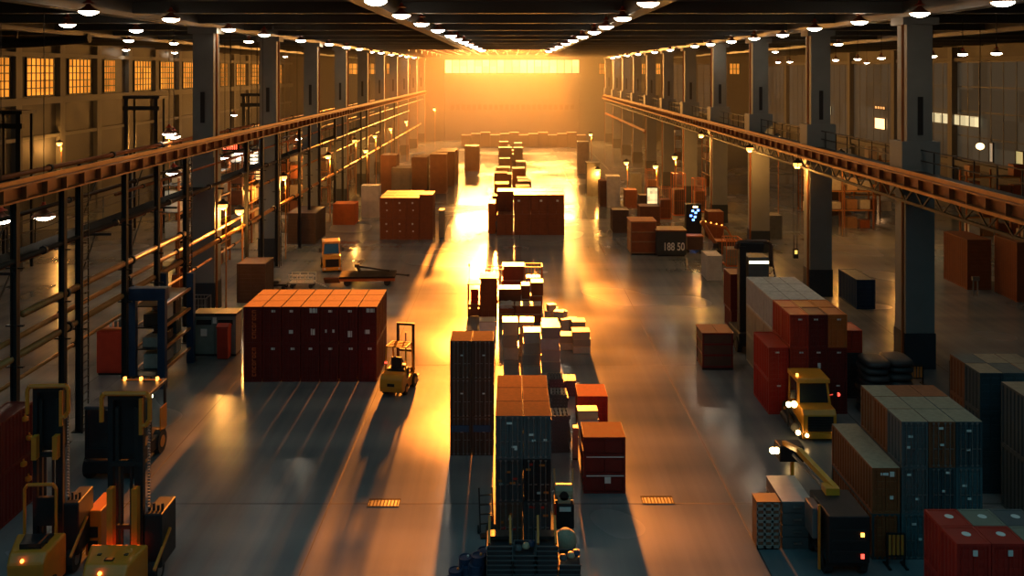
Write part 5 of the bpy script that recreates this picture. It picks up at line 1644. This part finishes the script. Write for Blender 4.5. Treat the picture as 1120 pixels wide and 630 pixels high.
# blue cantilever rack with gold strips painted for light on the shelf edges
e = empty('cantilever_rack', (-16.0, 40.6, 0), 0, 'navy steel rack with long shelves, lit edges painted gold, in front of the posts', 'rack')
NAVY = paintmat('navy blue')
for (sx, sy) in ((-0.75, -0.2), (-0.75, 3.4), (0.55, -0.2), (0.55, 3.4)):
    MB().b(sx - 0.16, sx + 0.16, sy - 0.14, sy + 0.14, 0, 4.3).build('post', NAVY, e)
MB().b(-0.95, 0.75, -0.4, 0.1, 3.9, 4.45).build('head_box', NAVY, e, 0.03)
for k in range(4):
    z = 0.7 + k * 0.95
    sh = MB().b(-0.7, 0.5, -0.1, 3.4, z, z + 0.05).build('shelf', STEEL_DARK, e)
    MB().b(-0.80, -0.70, -0.1, 3.4, z - 0.02, z + 0.08).b(0.50, 0.60, -0.1, 3.4, z - 0.02, z + 0.08).build('lit_shelf_edge', PIPE, sh)  # gold strips stand for light caught along the shelf edges
gr_ = random.Random(2)
for k in range(3):
    for j in range(3):
        carton_x = -16.0 - 0.1
        o = empty('carton', (carton_x, 41.1 + j * 1.05, 0.75 + k * 0.95 + 0.005), gr_.uniform(-0.1, 0.1), 'carton on the navy rack, %s shelf from the floor, %s from the camera' % (ORD[k], ORD[j]), 'carton', 'cartons on the navy rack')
        hh = gr_.uniform(0.35, 0.65)
        MB().b(-0.35, 0.35, -0.35, 0.35, 0, hh).build('box', gr_.choice(GREYS + [paintmat('dark brown'), paintmat('dark teal')]), o, 0.01)
        MB().b(-0.352, 0.352, -0.03, 0.03, hh - 0.1, hh + 0.003).build('tape', TAPE, o)
# wall of red containers cut by the picture edge
stack('red wall of containers', 'the aisle', -16.45, 26.2, 0.82, 1.78, 1.62, 1, 2, 2, lambda c, r, t: 'maroon', 'red wall of containers', front_lod=2, mark=lambda c, r, t: [(0, 0.85, 0.1, 0.06)])
for k, (z_, y_) in enumerate(((2.9, 29.3), (2.2, 29.55), (1.5, 29.2), (0.9, 29.5))):
    o = MB().lathe([(0.03, -0.09), (0.1, -0.05), (0.1, 0.05), (0.03, 0.09)], 10).cyl((0, 0, 0.09), (0, 0, 0.16), 0.03, 6).build('marker_lamp', AMBER_PAINT)
    o.location = (-15.545, y_ - 0.1, z_)
    tag(o, 'small orange marker lamp on the red wall of containers, ' + ORD[k] + ' from the top', 'lamp', 'marker lamps on the red wall')
# railing cage before the first pipe-side column
cage(-18.0, 52.2, 1.3, 0.9, 1.15, 0, STEEL, 'grey railing cage at the foot of the first pipe-side column', 'railing_cage', 'railing')

# pallet racks with goods, in both side bays
def rack(x, y0, n, lv, label, grp, along='y', seed=1, glow=0.0, lev_h=1.7, wd=1.1):
    e = empty('pallet_rack', (x, y0, 0), 0 if along == 'y' else -PI / 2, label, 'rack', grp)
    bay = 2.6
    for i in range(n + 1):
        for sx in (-1, 1):
            MB().b(sx * wd / 2 - 0.06, sx * wd / 2 + 0.06, i * bay - 0.06, i * bay + 0.06, 0, lv * lev_h + 0.5).build('upright', GIRDER, e)
    for k in range(lv):
        z = (k + 1) * lev_h
        for sx in (-1, 1):
            MB().b(sx * wd / 2 - 0.04, sx * wd / 2 + 0.04, 0, n * bay, z - 0.14, z - 0.03).build('beam', PIPE, e)
        MB().b(-wd / 2, wd / 2, 0, n * bay, z - 0.03, z).build('shelf', STEEL_DARK, e)
    r_ = random.Random(seed)
    cnt = 0
    for k in range(lv + 1):
        for i in range(n):
            for j in range(2):
                if r_.random() < 0.25:
                    continue
                yy_ = i * bay + 0.75 + j * 1.15
                hh = r_.uniform(0.6, lev_h - 0.35)
                p = Vector((0, yy_, k * lev_h + 0.002))
                if along == 'x':
                    p = Vector((yy_, 0, p.z))
                m_ = MB().b(-0.45, 0.45, -0.45, 0.45, 0, hh)
                o = m_.build('carton', r_.choice([CARD, CARDG, WOOD, paintmat('brown'), paintmat('rust brown'), paintmat('white')]), None, 0.015)
                o.location = (x + p.x, y0 + p.y, p.z)
                tag(o, 'carton on the ' + label.split(',')[0].replace('brown ', '').replace('steel ', '') + ', ' + ('floor' if k == 0 else ORD[k - 1]) + ' level, ' + ORD[i * 2 + j] + ' along', 'carton', 'cartons on the ' + grp)
rack(-21.5, 57.5, 4, 4, 'rack behind the first pipe-side columns, four levels', 'pipe-side racks', seed=3)
rack(-21.8, 72, 4, 4, 'second rack behind the pipe-side columns, four levels', 'pipe-side racks', seed=5)
rack(-21.5, 90, 4, 4, 'third rack behind the pipe-side columns, four levels', 'pipe-side racks', seed=6)
rack(-21.3, 110, 4, 3, 'far rack behind the pipe-side columns, three levels', 'pipe-side racks', seed=7)
rack(-30.0, 98, 4, 3, 'rack deep in the pipe-side bay, three levels', 'pipe-side racks', seed=8, along='x')
rack(-36.0, 112, 5, 3, 'rack under the side windows, three levels', 'pipe-side racks', seed=18, along='x')
rack(29.0, 92, 4, 3, 'rack across the walkway-side bay, three levels', 'walkway-side racks', along='x', seed=9)
rack(27.0, 82, 2, 2, 'low rack across the walkway-side bay, two levels', 'walkway-side racks', along='x', seed=10)
rack(38.5, 78, 4, 3, 'long rack by the walkway-side wall, three levels', 'walkway-side racks', along='x', seed=12)
rack(35.5, 64.5, 3, 2, 'rack behind the tall rust containers, two levels', 'walkway-side racks', along='x', seed=13)
rack(24.0, 105, 3, 3, 'rack beyond the far walkway-side columns, three levels', 'walkway-side racks', along='y', seed=14)
rack(23.0, 126, 4, 3, 'rack near the gable on the walkway side, three levels', 'walkway-side racks', along='y', seed=15)
# lit screens and red sign high in the pipe-side bay
for i, (px, py, w_, h_, c_) in enumerate(((278, 172, 8, 16, 'pale'), (293, 168, 9, 20, 'pale'), (284, 190, 8, 14, 'amber'))):
    hh = 7.6 - 1.0 * (i == 2)
    x, y = P(px, py, hh)
    e = empty('light_panel', (x, y, hh), 0, ('tall pale light panel hanging in the pipe-side bay', 'wide pale light panel of bright bars in the pipe-side bay', 'amber light panel hung below the pale ones')[i], 'light panel')
    ww, h2 = w_ * y / F / 2, h_ * y / F / 2
    MB().b(-ww - 0.04, ww + 0.04, 0, 0.08, -h2 - 0.04, h2 + 0.04).build('panel_back', BLACK, e)
    m = MB()
    for k in range(4):
        z = -h2 + (k + 0.15) * h2 / 2
        m.b(-ww, ww, -0.02, 0, z, z + h2 * 0.32)
    m.build('tube_stripe', em('panel glow ' + c_, (1.0, 0.82, 0.55) if c_ == 'pale' else (1.0, 0.45, 0.12), 3.0 if c_ == 'pale' else 1.5), e)
    for sx in (-1, 1):
        MB().cyl((sx * ww * 0.8, 0.04, h2), (sx * ww * 0.8, 0.04, ZC - hh), 0.02, 6).build('hanger', STEEL_DARK, e)
x, y = P(252, 160, 8.5)
e = empty('red_sign', (x, y, 8.5), 0, 'red glowing sign strip beside the first pipe-side column', 'sign')
MB().b(-0.65, 0.65, 0, 0.08, -0.35, 0.35).build('sign_board', BLACK, e)
m = MB()
for k in range(4):
    xx = -0.52 + k * 0.27
    m.b(xx, xx + 0.05, -0.02, 0, -0.22, 0.22).b(xx, xx + 0.18, -0.02, 0, (-0.22, 0.17, -0.025, 0.17)[k], (-0.17, 0.22, 0.025, 0.22)[k])
    if k in (1, 2, 3):
        m.b(xx + 0.14, xx + 0.18, -0.02, 0, -0.22, 0.22)
m.build('sign_lettering', em('red sign glow', (1.0, 0.08, 0.03), 4), e)
MB().b(-0.04, 0.04, 0.02, 0.06, 0.35, ZC - 8.5).build('hanger', STEEL_DARK, e)

# person-sized grey post on the outer floor, floor drains
e = empty('floor_post', (28.9, 57.0, 0), 0, 'pale grey double post standing alone before the rust container', 'post')
for s_ in (-0.14, 0.14):
    MB().cyl((s_, 0, 0), (s_, 0, 0.95), 0.045, 8).build('leg', STEEL, e)
MB().b(-0.22, 0.22, -0.08, 0.08, 0.95, 1.2).build('cap', STEEL, e)
def drain(x, y, label):
    e = empty('floor_drain', (x, y, 0), 0, label, 'drain', 'floor drains')
    MB().b(-0.5, 0.5, -0.25, 0.25, 0.0005, 0.004).build('pit', BLACK, e)
    m = MB().b(-0.52, 0.52, -0.27, -0.24, 0.0005, 0.012).b(-0.52, 0.52, 0.24, 0.27, 0.0005, 0.012).b(-0.52, -0.49, -0.24, 0.24, 0.0005, 0.012).b(0.49, 0.52, -0.24, 0.24, 0.0005, 0.012)
    for i in range(9):
        xx = -0.44 + 0.11 * i
        m.b(xx - 0.02, xx + 0.02, -0.24, 0.24, 0.004, 0.011)
    m.build('grating', pm('drain iron', (0.05, 0.028, 0.016), 0.85, 0, 0.3, 8, 0, 0.1), e)
x, y = P(420, 550); drain(x, y, 'barred floor drain in the bright lane on the pipe side')
x, y = P(719, 547); drain(x, y, 'barred floor drain beyond the maroon slab stack')
# dark sacks in layers beside the tall stack
sr = random.Random(6)
SACK = pm('tarred sack', (0.03, 0.032, 0.034), 0.5, 0, 0.3, 8, 0.3)
for c_ in range(2):
    for t_ in range(8):
        bmx = bmesh.new()
        bmesh.ops.create_uvsphere(bmx, u_segments=14, v_segments=8, radius=0.5)
        for v in bmx.verts:
            sg = lambda q: math.copysign(abs(q * 2) ** 0.55 / 2, q)
            v.co = Vector((sg(v.co.x) * 1.05 + sr.uniform(-0.02, 0.02), sg(v.co.y) * 1.5, sg(v.co.z) * 0.30))
        me = bpy.data.meshes.new('sack')
        bmx.to_mesh(me)
        bmx.free()
        for p in me.polygons:
            p.use_smooth = True
        me.materials.append(SACK)
        o = link('sack', me)
        o.location = (14.75 + c_ * 1.08 + sr.uniform(-0.06, 0.06), 37.4 + c_ * 0.2 + sr.uniform(-0.05, 0.05), 0.15 + t_ * 0.29)
        tag(o, 'tarred dark sack between tall stack and column, %s pile, %s from floor' % ('aisle-side' if c_ == 0 else 'column-side', ORD[t_]), 'sack', 'tarred sacks')
# ducts in the upper corner of the pipe-side bay
e = empty('duct', (-34, 0, 0), 0, 'curved dark ventilation duct high in the pipe-side bay', 'duct')
MB().tube([(-6, 66, 17.0), (-6, 66, 16.6), (-3.5, 66, 15.95), (0, 66, 16.1), (3.5, 66, 16.4)], 0.35, 10).build('duct_run', STEEL_DARK, e, smooth=False)
for k in range(3):
    MB().b(-5 + 3.2 * k, -4.9 + 3.2 * k, 65.95, 66.05, 16.4, ZC).build('hanger', STEEL_DARK, e)

#TAIL
def haze(label, y0, density, x0, x1, z1):
    hz = bpy.data.materials.new('haze')
    N, L = nodes_of(hz)
    for n in list(N):
        if n.type != 'OUTPUT_MATERIAL':
            N.remove(n)
    v = N.new('ShaderNodeVolumeScatter')
    v.inputs['Color'].default_value = (1.0, 0.88, 0.66, 1)
    v.inputs['Density'].default_value = density
    v.inputs['Anisotropy'].default_value = 0.35
    L.new(v.outputs[0], N['Material Output'].inputs['Volume'])
    tag(MB().b(x0, x1, y0, YF - 0.01, 0.012, z1).build('haze', hz), label, 'haze', kind='stuff')
haze('thin warm haze filling the far half of the hall', 84, HAZE_THIN, -44.8, XW - 0.03, ZC - 0.02)
haze('thicker dusty haze in front of the gable window', 112, HAZE_THICK, -44.7, XW - 0.05, ZC - 0.03)
